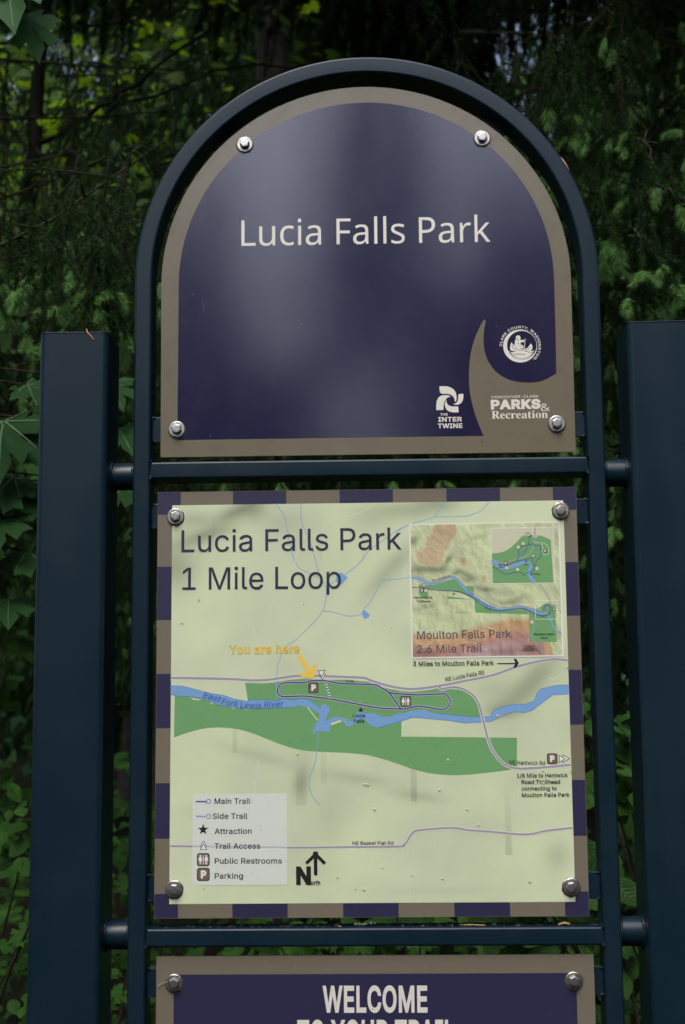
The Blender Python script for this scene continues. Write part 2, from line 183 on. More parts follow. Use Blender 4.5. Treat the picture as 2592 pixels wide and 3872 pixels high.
GLYPHS = r'''{"R":[254,{"E":[209,[[30,0,30,254,186,254,186,226,62,226,62,143,178,143,178,114,62,114,62,29,188,29,188,0]]],"I":[150,[[16,0,16,29,59,29,59,226,16,226,16,254,135,254,135,226,91,226,91,29,135,29,135,0]]],"P":[222,[[30,0,30,254,132,254,156,248,175,238,190,223,199,205,204,185,204,163,199,142,190,124,175,109,156,99,132,94,55,93,55,121,126,122,142,125,154,132,163,141,169,153,172,166,172,181,169,195,163,206,154,216,142,222,126,226,62,226,62,0]]],"S":[223,[[98,-4,74,1,54,10,38,22,27,39,20,58,19,68,52,68,55,55,62,44,71,35,83,29,97,26,112,25,128,26,143,30,155,37,165,46,171,57,173,70,171,81,166,89,158,96,136,107,77,124,53,137,36,153,30,163,27,174,27,197,32,215,44,231,59,244,79,253,101,257,126,257,148,253,167,244,182,232,193,216,199,199,200,189,169,189,163,206,151,219,134,227,112,229,97,228,84,224,73,218,64,209,59,199,58,188,60,176,65,167,74,160,96,150,138,138,162,129,185,115,194,105,200,92,204,78,203,59,198,40,187,24,171,11,151,1,126,-4]]],"d":[212,[[86,-3,65,3,47,15,33,32,23,54,18,80,18,109,23,135,33,157,47,174,65,185,86,191,106,192,121,189,132,183,147,169,153,160,155,160,155,254,186,254,186,0,156,0,156,29,153,29,143,16,126,2,114,-3],[111,24,125,28,137,37,146,50,152,66,155,84,155,105,152,123,146,139,137,151,125,160,111,164,94,164,79,160,67,151,58,138,52,122,49,104,49,85,52,67,58,51,67,38,79,29,94,24]]],"C":[255,[[118,-2,88,6,63,21,43,44,28,73,21,108,21,146,28,181,43,210,63,233,88,249,118,257,143,257,161,255,178,249,194,241,208,230,219,217,228,201,236,174,204,174,200,186,195,197,179,214,158,224,134,228,111,225,92,216,75,202,62,182,54,157,52,127,54,97,63,72,75,53,92,38,112,29,134,26,158,30,179,40,195,57,200,68,204,80,236,80,232,62,224,45,214,31,201,19,187,9,170,2,153,-2]]],"7":[227,[[48,0,162,226,31,226,31,254,195,254,195,224,82,0]]],"F":[205,[[30,0,30,254,185,254,185,226,62,226,62,139,173,139,173,111,62,111,62,0]]],"A":[240,[[8,0,101,254,138,254,231,0,198,0,135,176,116,239,123,239,95,151,43,0],[55,71,55,99,185,99,185,71]]],"K":[233,[[52,73,52,108,87,152,182,254,224,254,116,138,114,138],[30,0,30,254,62,254,62,0],[186,0,94,130,114,155,224,0]]],"/":[125,[[117,266,36,-38,7,-38,89,266]]],"h":[205,[[57,0,26,0,26,254,57,254,57,144,51,144,62,166,76,181,94,189,114,192,132,190,148,184,161,174,170,160,177,142,179,120,179,0,148,0,147,128,142,145,130,158,114,164,98,164,86,161,75,155,67,147,60,135,57,121]]],"k":[190,[[55,68,55,106,60,106,142,190,180,190,92,100,89,100],[26,0,26,254,57,254,57,0],[147,0,74,93,96,114,186,0]]],"T":[224,[[16,226,16,254,208,254,208,226,128,226,128,0,96,0,96,226]]],"p":[212,[[26,-71,26,190,56,190,56,160,59,160,69,173,86,186,98,191,115,192,137,189,156,180,173,166,185,146,193,122,195,94,193,66,185,42,173,23,157,8,137,-1,115,-4,99,-3,86,2,69,16,59,29,57,29,57,-71],[119,24,133,29,145,38,154,51,161,67,164,85,164,104,161,122,155,138,146,151,134,160,119,164,102,164,87,160,75,151,66,139,60,123,57,105,57,84,60,66,66,50,75,37,87,28,102,24]]],"w":[284,[[69,0,11,190,44,190,74,79,88,21,82,21,103,107,126,190,158,190,188,78,201,21,196,21,217,107,240,190,272,190,215,0,184,0,138,169,145,169,131,112,99,0]]],"v":[195,[[81,0,9,190,42,190,91,52,103,10,92,10,112,78,152,190,186,190,113,0]]],".":[94,[[43,-2,35,2,29,8,25,16,25,25,29,33,35,40,43,43,52,43,60,40,67,33,70,25,70,16,67,8,60,2,52,-2]]],"Y":[236,[[102,0,102,104,8,254,46,254,108,152,125,115,112,115,126,146,191,254,228,254,134,104,134,0]]],"N":[262,[[30,0,30,254,68,254,190,59,207,27,202,27,200,79,199,254,232,254,232,0,193,0,78,183,54,226,60,227,62,164,62,0]]],"o":[208,[[91,-3,69,3,49,15,34,32,23,54,18,80,18,108,23,134,34,156,49,173,69,185,91,191,116,191,139,185,159,173,174,156,184,134,190,108,190,80,184,54,174,32,159,15,139,3,116,-3],[113,24,129,29,141,38,150,51,156,67,159,84,159,103,156,121,150,137,141,150,129,159,113,164,95,164,79,159,67,150,58,137,52,121,49,103,49,84,52,67,58,51,67,38,79,29,95,24]]],"c":[198,[[91,-3,69,3,49,15,34,32,23,54,18,80,18,108,23,134,34,156,49,173,69,185,91,191,111,192,136,187,157,174,173,156,181,138,151,131,145,145,135,155,121,162,104,165,86,162,73,155,62,144,54,129,50,112,48,94,50,75,54,59,62,44,73,33,86,26,104,23,121,26,135,33,146,44,152,59,181,51,177,39,163,19,142,4,117,-3]]],"2":[227,[[32,0,32,24,136,135,153,158,157,169,160,180,160,192,157,204,150,214,142,222,131,227,119,229,105,229,92,226,81,220,73,212,67,201,64,181,33,181,35,202,43,221,55,237,72,248,91,255,112,258,134,255,153,248,169,237,181,223,188,205,191,186,189,172,185,159,179,145,153,111,76,30,76,28,195,28,195,0]]],"a":[195,[[71,-4,55,0,40,6,29,16,20,29,16,45,16,62,19,75,25,85,34,93,56,104,130,116,135,119,138,128,137,139,133,148,128,156,120,161,110,164,85,164,75,161,59,150,50,137,20,146,29,161,39,173,52,182,66,188,82,191,108,192,131,186,143,180,153,172,161,160,167,145,168,126,168,0,138,0,138,26,136,26,126,12,108,1,95,-3],[93,23,108,26,119,33,128,42,134,52,137,63,138,95,130,91,67,79,58,75,52,70,47,62,46,52,47,43,51,36,57,30,74,24]]],"u":[205,[[82,-2,65,2,51,10,39,22,31,38,27,58,26,190,57,190,58,62,63,44,75,32,91,26,107,25,119,28,130,34,138,43,144,54,148,68,148,190,179,190,179,0,149,0,149,46,154,46,143,23,129,8,111,0]]],"r":[130,[[26,0,26,190,56,190,56,160,58,160,65,173,76,184,90,190,122,192,121,161,97,163,85,160,75,154,66,146,60,137,57,125,57,0]]],"M":[314,[[30,0,30,254,76,254,148,66,161,24,154,24,176,94,238,254,284,254,284,0,252,0,253,229,256,229,228,145,171,0,143,0,74,175,56,229,59,229,61,0]]],"t":[114,[[102,190,102,164,3,164,3,190],[32,236,63,236,63,43,66,34,71,28,80,25,101,27,107,1,84,-2,62,1,46,11,36,26,32,46]]],"6":[227,[[102,-3,81,3,62,13,48,28,38,47,32,69,32,90,36,109,45,130,59,156,126,254,161,254,75,131,73,131,83,144,98,153,117,157,139,155,158,147,173,136,185,120,192,101,194,79,192,56,184,36,171,20,155,7,135,-1],[120,25,133,28,145,35,154,45,160,57,163,71,163,86,160,100,154,112,145,122,133,129,120,132,106,132,93,129,81,122,73,113,66,101,63,87,63,71,66,57,73,45,81,35,93,28,106,25]]],"O":[267,[[118,-2,88,6,63,21,43,44,28,73,21,108,21,146,28,181,43,210,63,233,88,249,118,257,149,257,179,249,204,233,224,210,238,181,246,146,246,108,238,73,224,44,204,21,179,6,149,-2],[145,27,165,33,184,44,198,61,209,84,214,111,214,143,209,170,198,193,184,210,165,221,145,227,122,227,102,221,83,210,69,193,58,170,52,143,52,111,58,84,69,62,83,45,102,33,122,27]]],"l":[95,[[59,0,43,5,32,16,27,32,26,254,57,254,57,43,59,34,62,29,69,26,85,27,90,1,81,0]]],"e":[202,[[93,-3,69,3,49,15,34,32,23,54,18,79,18,108,23,133,33,155,48,173,68,185,90,191,110,192,125,189,140,184,153,176,165,164,175,150,182,131,185,109,186,85,37,85,37,110,169,110,155,101,153,119,149,134,141,147,131,157,118,163,103,165,87,163,73,157,62,147,54,135,50,121,48,105,48,79,52,61,59,46,69,35,82,27,98,24,122,25,139,33,146,40,153,53,182,45,177,32,168,20,156,10,141,2,125,-3]]],"D":[251,[[48,0,48,29,122,29,148,35,169,47,184,64,194,86,199,113,199,142,194,169,184,191,169,208,149,219,125,225,47,226,47,254,131,253,162,246,176,239,189,231,200,221,209,209,223,181,230,147,230,109,223,74,209,46,199,34,188,24,175,15,161,9,128,1],[62,254,62,0,30,0,30,254]]],"i":[83,[[26,0,26,190,57,190,57,0],[38,222,30,225,24,230,21,238,21,246,24,253,30,259,38,261,46,261,54,259,60,253,63,246,63,238,60,230,54,225,46,222]]],"V":[240,[[102,0,8,254,42,254,104,79,124,15,117,15,145,103,197,254,231,254,139,0]]],"U":[259,[[115,-3,89,3,66,14,49,30,37,51,31,74,30,254,62,254,63,80,67,64,75,50,86,38,101,30,119,26,140,26,157,30,172,38,184,50,192,64,196,80,196,254,229,254,228,74,222,51,210,30,192,14,170,3,144,-3]]],"L":[196,[[30,0,30,254,62,254,62,29,181,29,181,0]]],"W":[343,[[78,0,8,254,41,254,92,53,98,20,95,20,106,73,153,254,190,254,242,53,249,20,244,20,255,73,302,254,335,254,265,0,228,0,178,187,168,237,175,237,159,161,115,0]]],"8":[227,[[101,-3,78,2,58,11,43,23,32,39,27,58,26,76,30,91,36,104,45,116,56,125,76,132,52,147,41,162,36,180,36,200,41,217,51,232,65,244,82,253,102,257,124,257,144,253,161,244,175,232,185,217,190,200,190,180,185,162,174,147,150,132,164,128,176,121,186,110,194,98,199,83,200,68,198,48,189,31,176,17,158,6,137,-1],[121,25,136,28,148,33,158,41,164,51,168,63,168,76,164,89,157,99,147,108,135,114,121,117,105,117,91,114,79,108,69,99,62,89,58,76,58,63,61,51,68,41,78,33,90,28,105,25],[120,145,132,148,142,153,150,161,156,170,159,182,159,194,156,205,151,215,142,222,132,227,120,230,106,230,94,227,84,222,76,215,70,205,67,194,67,182,70,170,76,161,84,153,94,148,107,145]]],"1":[227,[[38,0,38,27,195,27,195,0],[138,254,138,0,106,0,106,224,43,179,43,213,99,254]]],"b":[212,[[106,-4,92,-1,81,5,66,19,59,29,56,29,56,0,26,0,26,254,57,254,57,160,59,160,69,173,86,186,98,191,115,192,137,189,156,180,173,166,185,146,193,122,195,94,193,66,185,42,173,23,157,8,137,-1],[119,24,133,29,145,38,154,51,161,67,164,85,164,104,161,122,155,138,146,151,134,160,119,164,102,164,87,160,75,151,66,139,60,123,57,105,57,84,60,66,66,50,75,37,87,28,102,24]]],"g":[213,[[93,-75,75,-72,59,-67,47,-59,36,-50,25,-35,51,-20,61,-33,77,-44,89,-48,103,-49,124,-46,141,-38,147,-31,152,-23,156,-3,156,34,153,34,143,21,126,8,114,4,97,2,76,5,56,13,40,27,28,45,20,68,17,96,20,123,27,147,40,166,56,180,76,189,98,192,114,191,127,186,144,173,154,159,157,159,157,190,186,190,186,-16,180,-36,169,-52,154,-64,136,-71,115,-75],[111,30,125,34,137,42,146,53,153,68,156,86,156,106,153,124,147,139,138,151,126,160,111,164,94,164,79,160,67,151,58,139,52,123,49,106,49,87,52,69,58,54,67,42,79,34,94,30]]],"&":[224,[[86,-3,65,2,47,11,32,23,23,39,18,57,17,74,21,89,27,101,37,112,62,134,113,172,123,181,130,194,131,202,129,214,123,223,113,228,101,230,84,227,77,222,73,216,69,208,69,190,78,173,219,0,182,0,66,139,47,166,41,178,38,192,38,207,42,222,50,235,61,245,75,253,91,256,109,256,126,253,139,245,150,236,158,223,161,210,162,196,159,186,149,167,133,150,64,98,55,87,50,77,48,66,50,54,55,44,62,35,72,29,83,25,96,23,111,25,126,30,139,37,151,48,160,61,168,76,173,93,174,112,204,112,202,90,198,72,192,57,179,38,160,17,144,7,126,0,108,-3]]],"-":[227,[[168,122,168,94,57,94,57,122]]],"R":[224,[[30,0,30,254,132,254,156,249,176,239,190,225,199,207,204,187,204,165,199,145,190,127,175,114,156,104,132,99,48,99,48,128,126,128,142,131,155,137,164,145,169,156,172,169,172,183,169,197,164,208,155,216,142,223,126,226,62,226,62,0],[177,0,115,115,151,115,214,0]]],"s":[182,[[81,-4,64,-1,49,5,36,14,26,25,18,47,47,53,53,40,62,30,75,25,91,23,108,25,122,31,131,40,134,51,132,60,127,68,118,74,63,89,43,98,31,111,24,127,24,145,29,159,38,172,50,181,66,188,84,192,103,192,120,189,134,183,145,175,153,164,162,145,134,139,129,149,121,158,110,164,94,166,78,164,65,158,57,150,54,139,56,129,62,122,72,116,127,101,146,92,159,79,165,63,165,45,160,30,151,17,138,7,121,0,102,-4]]],"B":[228,[[30,0,30,254,133,254,155,249,173,240,186,228,194,213,199,196,199,179,196,166,190,155,183,146,157,133,157,131,170,129,182,123,192,114,201,102,207,86,209,68,207,50,200,33,189,20,172,9,151,2,123,0],[62,29,136,29,157,35,171,46,177,60,177,75,174,86,168,97,158,106,147,112,132,115,62,115],[62,143,126,143,138,146,149,151,158,159,164,168,168,180,167,194,161,208,150,219,131,225,62,226]]],"H":[258,[[30,0,30,254,62,254,62,144,196,144,196,254,228,254,228,0,196,0,196,116,62,116,62,0]]],"m":[305,[[26,0,26,190,56,190,56,148,54,148,59,162,66,173,75,182,86,188,98,192,110,193,129,190,144,180,154,166,160,147,156,147,161,160,169,172,178,181,190,187,204,192,218,193,234,191,249,186,261,177,270,164,276,148,278,128,278,0,248,0,247,136,241,151,230,160,217,165,203,165,192,162,183,157,175,150,170,140,168,129,168,0,137,0,136,137,131,150,121,160,107,165,94,165,84,162,74,157,66,149,60,139,57,126,57,0]]]," ":[94,[]],"3":[227,[[98,-3,76,1,57,9,41,21,30,37,23,55,22,66,55,66,57,54,63,44,72,35,83,30,95,26,109,25,124,26,138,30,149,37,157,46,163,58,165,72,163,86,158,98,150,109,137,117,121,122,78,124,78,150,144,224,144,226,35,226,35,254,186,254,186,230,106,139,106,144,132,144,154,138,172,127,185,111,194,93,196,72,194,51,185,33,172,18,154,6,133,-1]]],"G":[260,[[118,-2,88,6,63,21,42,44,28,73,21,108,21,146,28,181,42,210,62,233,88,249,117,257,142,257,161,254,179,248,194,240,208,229,220,216,229,200,237,174,204,174,194,197,178,213,158,224,133,228,111,225,92,216,75,202,62,182,54,157,52,127,54,97,63,72,75,53,92,38,112,29,134,26,155,29,172,36,187,47,198,62,205,80,207,101,217,100,141,100,141,128,239,128,238,85,231,58,218,34,199,16,176,4,149,-3]]],"n":[205,[[57,0,26,0,26,190,56,190,56,144,51,144,62,166,76,181,94,189,114,192,132,190,147,184,160,174,170,160,176,142,179,120,179,0,148,0,147,128,142,145,130,158,114,164,98,164,86,161,75,155,67,147,60,135,57,121]]],",":[94,[[19,-60,34,36,68,36,42,-60]]],"5":[227,[[100,-3,79,2,61,10,47,23,37,38,31,56,30,65,61,65,64,54,69,44,77,36,87,30,98,26,111,25,125,27,138,32,149,41,157,52,162,66,164,81,162,97,157,111,148,122,137,131,124,137,109,138,84,134,73,129,64,123,34,126,48,254,183,254,183,226,75,226,67,151,83,160,95,164,108,167,123,166,139,163,154,157,167,148,178,137,186,123,192,108,195,91,195,70,189,48,178,29,163,14,144,3,123,-3]]]}],"H":[286,{"&":[294,[[132,290,151,287,166,279,178,269,187,255,191,238,190,217,187,206,182,195,166,177,134,154,211,79,221,93,234,125,239,143,275,143,259,95,248,75,234,57,293,0,245,0,210,34,183,14,168,7,151,1,133,-3,111,-4,86,-2,64,5,46,16,32,32,24,51,21,75,23,94,29,110,38,124,50,136,83,159,67,179,53,201,49,214,48,228,50,246,57,262,68,274,82,283,101,289],[104,137,80,120,71,111,64,101,60,89,58,76,62,56,73,40,90,31,113,27,137,29,157,36,174,45,188,56],[113,261,99,257,89,248,83,236,83,221,87,208,94,196,112,175,133,188,146,201,154,214,156,229,154,242,147,253,135,260]]],"l":[103,[[69,0,34,0,34,305,69,305]]],"i":[103,[[69,215,69,0,34,0,34,215],[56,295,63,292,69,287,72,278,72,268,69,259,63,254,56,251,48,251,40,254,35,259,32,268,32,278,35,287,40,292,48,295]]],"s":[192,[[173,49,168,32,158,18,143,7,124,0,101,-4,58,-2,21,10,21,42,52,30,70,26,89,24,112,27,128,33,137,43,140,56,139,64,136,71,129,77,106,90,51,114,38,123,28,133,22,146,20,162,22,175,26,186,33,196,43,204,55,211,68,215,101,219,138,215,170,204,158,176,129,186,99,190,80,188,66,183,57,175,54,164,55,156,59,149,77,137,144,107,157,99,166,88,172,75]]]," ":[104,[]],"L":[210,[[39,0,39,286,75,286,75,32,200,32,200,0]]],"u":[248,[[214,215,214,0,185,0,180,28,178,28,170,18,160,10,137,-1,110,-4,86,-2,67,4,51,15,40,30,34,49,32,74,32,215,67,215,68,65,74,45,79,38,86,32,104,26,126,26,145,30,159,39,169,53,175,70,178,91,178,215]]],"c":[192,[[106,-3,81,3,59,14,42,32,29,57,23,88,23,125,29,157,42,182,60,201,83,212,109,218,131,219,162,214,179,207,168,178,146,185,122,188,102,186,86,179,74,167,65,152,60,131,59,107,60,83,65,63,74,47,86,36,101,29,120,26,151,30,176,39,176,8,152,-1,137,-3]]],"a":[225,[[134,217,150,214,163,209,174,201,182,191,188,179,191,164,192,0,167,0,160,30,134,7,123,2,110,-2,77,-4,59,0,44,7,32,17,23,31,19,49,20,75,25,88,33,100,44,109,58,117,76,123,97,127,158,130,157,155,151,173,140,184,123,189,105,190,89,187,53,174,42,200,75,213,95,217],[107,102,80,96,70,91,64,85,59,77,55,59,58,44,66,33,79,27,94,24,119,28,130,33,140,39,147,48,153,59,156,71,158,105]]],"P":[243,[[141,285,163,281,182,274,196,264,208,252,216,238,221,221,222,193,219,176,213,160,203,146,190,133,172,123,150,116,123,112,75,111,75,0,39,0,39,286],[75,255,75,142,117,143,140,146,158,152,171,161,180,174,184,191,184,213,180,225,175,234,167,242,157,248,144,252]]],"k":[214,[[67,111,163,215,204,215,117,123,211,0,168,0,93,100,69,79,69,0,34,0,34,305,69,305]]],"r":[166,[[144,219,160,217,155,184,132,187,120,186,108,182,98,175,88,167,80,157,74,144,71,130,69,115,69,0,34,0,34,215,63,215,67,176,69,176,85,197,95,206,107,213,120,217]]],"F":[208,[[75,0,39,0,39,286,199,286,199,255,75,255,75,153,191,153,191,121,75,121]]]}],"S":[228,{"R":[236,[[8,0,8,9,22,11,31,16,36,25,37,40,37,197,34,208,27,215,8,219,8,228,132,227,152,224,170,219,184,213,195,204,202,194,207,182,209,167,205,148,196,133,180,120,157,112,224,15,229,11,240,9,240,0,169,0,101,106,91,106,91,32,94,20,101,13,121,9,121,0],[91,117,114,118,133,124,140,129,149,145,152,168,149,189,142,204,129,213,106,215,97,213,93,208,91,199]]],"e":[150,[[77,-5,59,-2,42,5,29,18,18,34,12,55,10,79,12,101,19,120,30,136,43,149,60,157,79,159,92,158,104,154,115,148,124,140,132,130,137,117,140,103,141,83,58,83,61,56,69,37,82,25,100,21,109,23,118,27,127,33,135,43,142,36,129,18,114,5,96,-2],[58,96,101,96,100,117,98,133,94,143,86,148,81,148,71,146,64,137,59,122]]],"c":[147,[[78,-5,60,-2,43,5,29,18,19,34,12,53,10,75,12,98,20,118,32,135,48,148,67,157,87,160,109,157,125,149,135,137,139,123,137,114,133,108,127,103,118,102,109,104,103,108,99,115,98,141,95,145,85,148,72,145,63,135,58,118,56,94,59,61,63,49,69,38,75,30,83,24,92,20,102,19,119,23,136,36,142,30,129,15,114,4,97,-3]]],"r":[144,[[9,0,9,8,18,10,23,13,25,19,26,132,24,140,21,144,10,147,10,155,73,155,73,126,82,140,94,151,105,157,117,159,129,157,138,152,143,144,145,133,143,124,139,117,132,113,124,111,116,112,99,129,94,130,87,128,81,121,76,110,75,96,75,23,77,15,82,11,99,8,99,0]]],"a":[172,[[127,-5,116,-4,108,1,103,8,100,17,88,8,76,1,62,-3,39,-4,26,1,16,11,11,24,11,42,15,52,22,60,44,75,78,89,99,95,99,127,96,137,90,144,80,147,64,147,58,145,53,142,52,136,61,119,61,111,58,104,51,98,43,96,34,96,26,99,20,105,17,113,17,124,21,134,29,144,41,151,55,156,72,159,98,158,112,156,123,152,132,146,138,139,143,129,146,105,147,22,150,17,160,21,165,14,147,0,137,-4],[78,17,90,23,99,32,99,85,82,78,69,69,62,57,59,42,60,31,63,23,68,18]]],"t":[114,[[62,-5,44,-2,33,5,26,18,24,36,24,139,10,139,10,150,44,185,64,212,72,212,72,155,104,155,104,139,72,139,72,36,76,23,81,20,90,21,99,30,103,37,111,33,102,16,91,5,78,-2]]],"i":[99,[[45,181,36,185,29,192,26,201,26,211,29,220,36,228,45,231,56,231,65,228,71,220,75,211,75,201,71,192,64,185,55,181],[9,0,9,8,18,10,23,13,25,19,26,132,25,140,21,144,10,147,10,155,74,155,74,23,76,16,79,11,90,8,90,0]]],"o":[168,[[74,-4,54,1,37,12,24,26,15,45,10,66,10,88,15,110,24,128,37,143,54,153,73,159,95,159,114,153,131,143,144,129,153,110,158,89,158,65,153,44,144,26,131,11,114,1,95,-4],[91,7,101,13,106,23,109,48,109,97,106,126,100,141,91,149,77,149,67,141,62,126,59,97,59,49,63,23,68,13,78,7]]],"n":[190,[[9,0,9,8,17,9,22,13,25,19,26,131,24,139,21,144,9,147,9,155,74,155,74,134,84,145,95,153,108,158,122,159,141,156,154,146,162,129,165,106,165,23,167,16,171,11,182,8,182,0,101,0,101,8,110,9,114,13,117,19,117,120,115,129,110,134,101,136,94,135,80,125,74,118,74,23,76,16,79,11,90,8,90,0]]]}]}'''
# ================================================================== THE SIGN
SIGN = thing('trail_sign', 'tall dark blue steel sign with arched top, purple name panel and trail map', 'sign', (0, .026, 0))
def sub(mb, name, parent):
    o = mb.build(name, parent)
    off = Vector((0, 0, 0)); q = parent
    while q is not None: off += q.location; q = q.parent
    o.data.transform(Matrix.Translation(-off))
    if any(mb.smooth): wn_ = o.modifiers.new('weighted', 'WEIGHTED_NORMAL'); wn_.weight = 90; wn_.keep_sharp = True
    return o

steel = mat('navy_powder_coat', (.0048, .0180, .0310), .29, 0, .30, bump=(900, .05, .0004), var=(14, (.04, .055, .06), .18, .45, .95), rvar=(13, .3, .40))
grime_shade = mat('bolt_grime_shadow', (.055, .05, .03), .7)  # olive tone for grime and the painted washer shadow
dirt = mat('dirt_grime', (.05, .046, .04), .9, 0, .2, bump=(500, .5, .001))
inox = mat('stainless', (.52, .51, .49), .38, 1., .5, bump=(700, .25, .0004), var=(180, (.30, .28, .25), .8, .4, .8))
alu = mat('panel_edge', (.05, .05, .055), .5)
C0 = Vector((.001, 0, 2.048)); RO = .347; TW = .0254; TD = .052
# arched outer frame, bent from one rectangular tube
mb = MB(); fr = []; rc = RO - TW/2; Y = Vector((0, 1, 0))
for z in (.12, .6, 1.1, 1.5, 1.8, 2.0): fr.append((Vector((C0.x-rc, TD/2, z)), Vector((-1, 0, 0)), Y))
for i in range(65):
    a = math.pi*(1-i/64); d = Vector((math.cos(a), 0, math.sin(a))); fr.append((C0 + d*rc + Y*TD/2, d, Y))
for z in (2.0, 1.8, 1.5, 1.1, .6, .12): fr.append((Vector((C0.x+rc, TD/2, z)), Vector((1, 0, 0)), Y))
sweep(mb, rrect(TW/2, TD/2, .0035, 3), fr, steel); sub(mb, 'arched_frame', SIGN)
xin = rc - TW/2 - .0002
Z1 = PP(576, 1750, 0)[1] + .0015; Z2 = PP(561, 3519, 0)[1] + .0015
bars = []
for zt in (Z1, Z2, Z2 - .665):
    mb = MB(); q = []
    for x in (C0.x-xin, 0, C0.x+xin): q.append((Vector((x, TD/2, zt-TW/2)), Vector((0, 0, 1)), Y))
    sweep(mb, rrect(TW/2, TD/2-.0006, .0035, 3), q, steel); ob = sub(mb, 'crossbar', SIGN); bars.append(ob)
    # weld beads at both ends of the bar
    mb = MB()
    for sx in (-1, 1):
        xe = C0.x + sx*(xin-.0005)
        for zz in (zt, zt-TW):
            tube(mb, [(xe+random.uniform(-.0008,.0008), y, zz+(.0006 if zz == zt else -.0006)) for y in np.linspace(.002, TD-.002, 12)], [random.uniform(.0018, .003) for _ in range(12)], steel, 6)
        tube(mb, [(xe, -.0002, z) for z in np.linspace(zt, zt-TW, 7)], [.0026, .001, .0007, .0006, .0007, .001, .0022], steel, 6)
    sub(mb, 'weld_bead', ob)
# square posts, with caps
PW = .1016; PY0 = -.025
for sx, xi, zt, in ((-1, -.3805, 1.9625), (1, .3815, 1.9655)):
    xc = xi + sx*PW/2; mb = MB()
    q = [(Vector((xc, PY0+PW/2, z)), Vector((1, 0, 0)), Y) for z in (-.3, .5, 1.2, zt-.003)]
    sweep(mb, rrect(PW/2, PW/2, .009, 6), q, steel); po = sub(mb, 'post', SIGN)
    mb = MB(); q = [(Vector((xc, PY0+PW/2, zt-.0028)), Vector((1, 0, 0)), Y), (Vector((xc, PY0+PW/2, zt)), Vector((1, 0, 0)), Y)]
    sweep(mb, rrect(PW/2-.001, PW/2-.001, .008, 6), q, steel); co = sub(mb, 'post_cap', po)
    mb = MB(); mm = rrect(PW/2-.0012, PW/2-.0012, .008, 5); mm.append(mm[0])
    tube(mb, [(xc+a, PY0+PW/2+b, zt-.001+random.uniform(-.0004, .0004)) for a, b in mm], [random.uniform(.001, .0019) for _ in mm], steel, 5, False); sub(mb, 'weld_bead', po)
    # round spacer pipes between post and frame
    xo = C0.x + sx*(RO)
    for uv in ((1744, 1847), (3484, 3602)):
        zc = (PP(430 if sx < 0 else 2320, uv[0]+(-14 if sx > 0 else 0), .006)[1] + PP(430 if sx < 0 else 2320, uv[1]+(-14 if sx > 0 else 0), .01)[1])/2
        mb = MB(); n = 28; R_ = .0205
        tube(mb, [(xo+sx*.0003, .026, zc), ((xo+xi)/2, .026, zc), (xi-sx*.0003, .026, zc)], R_, steel, n); pi_ = sub(mb, 'spacer_pipe', SIGN)
        mb = MB()
        for xx in (xo+sx*.001, xi-sx*.001):
            tube(mb, [(xx, .026+(R_+.0006)*math.cos(t), zc+(R_+.0006)*math.sin(t)) for t in np.linspace(0, 2*math.pi, 40)], [random.uniform(.0016, .0028) for _ in range(40)], steel, 6, False)
        sub(mb, 'weld_bead', pi_)

# ---- flat print helpers: everything printed on a panel lies on it in thin ink layers
GL = json.loads(GLYPHS)
_gc = {}
def offset_loop(L, d):
    n = len(L); out = []
    for i in range(n):
        a, b, c = Vector(L[i-1]), Vector(L[i]), Vector(L[(i+1) % n])
        e1, e2 = (b-a), (c-b)
        if e1.length < 1e-6 or e2.length < 1e-6: out.append(tuple(b)); continue
        e1.normalize(); e2.normalize(); n1 = Vector((-e1.y, e1.x)); n2 = Vector((-e2.y, e2.x)); mm = n1+n2
        if mm.length < .3: mm = n1.copy(); k = 1
        else: mm.normalize(); k = min(1/max(mm.dot(n1), .4), 2.)
        out.append(tuple(b + mm*d*k))
    return out
def winding(loops, x, y):
    wn = 0
    for L in loops:
        for i in range(len(L)):
            x0, y0 = L[i-1]; x1, y1 = L[i]
            if (y0 <= y) != (y1 <= y):
                t = (y-y0)/(y1-y0)
                if x0+(x1-x0)*t > x: wn += 1 if y1 > y0 else -1
    return wn
def glyph(face, ch, bold):
    key = (face, ch, bold)
    if key in _gc: return _gc[key]
    adv, raw = GL[face][1][ch]
    loops = [list(zip(l[::2], l[1::2])) for l in raw]
    if bold: loops = [offset_loop(L, bold) for L in loops]
    vs = []; es = []
    for L in loops:
        o = len(vs); vs += [Vector(p) for p in L]; es += [(o+i, o+(i+1) % len(L)) for i in range(len(L))]
    V = []; F = []
    if vs:
        V, _, F, *_r = delaunay_2d_cdt(vs, es, [], 0, .01)
        V = [tuple(p) for p in V]; G = []
        for f in F:
            cx = sum(V[i][0] for i in f)/len(f); cy = sum(V[i][1] for i in f)/len(f)
            if winding(loops, cx, cy) != 0: G.append(tuple(f))
        F = G
    _gc[key] = (adv + bold*1.0, V, F); return _gc[key]

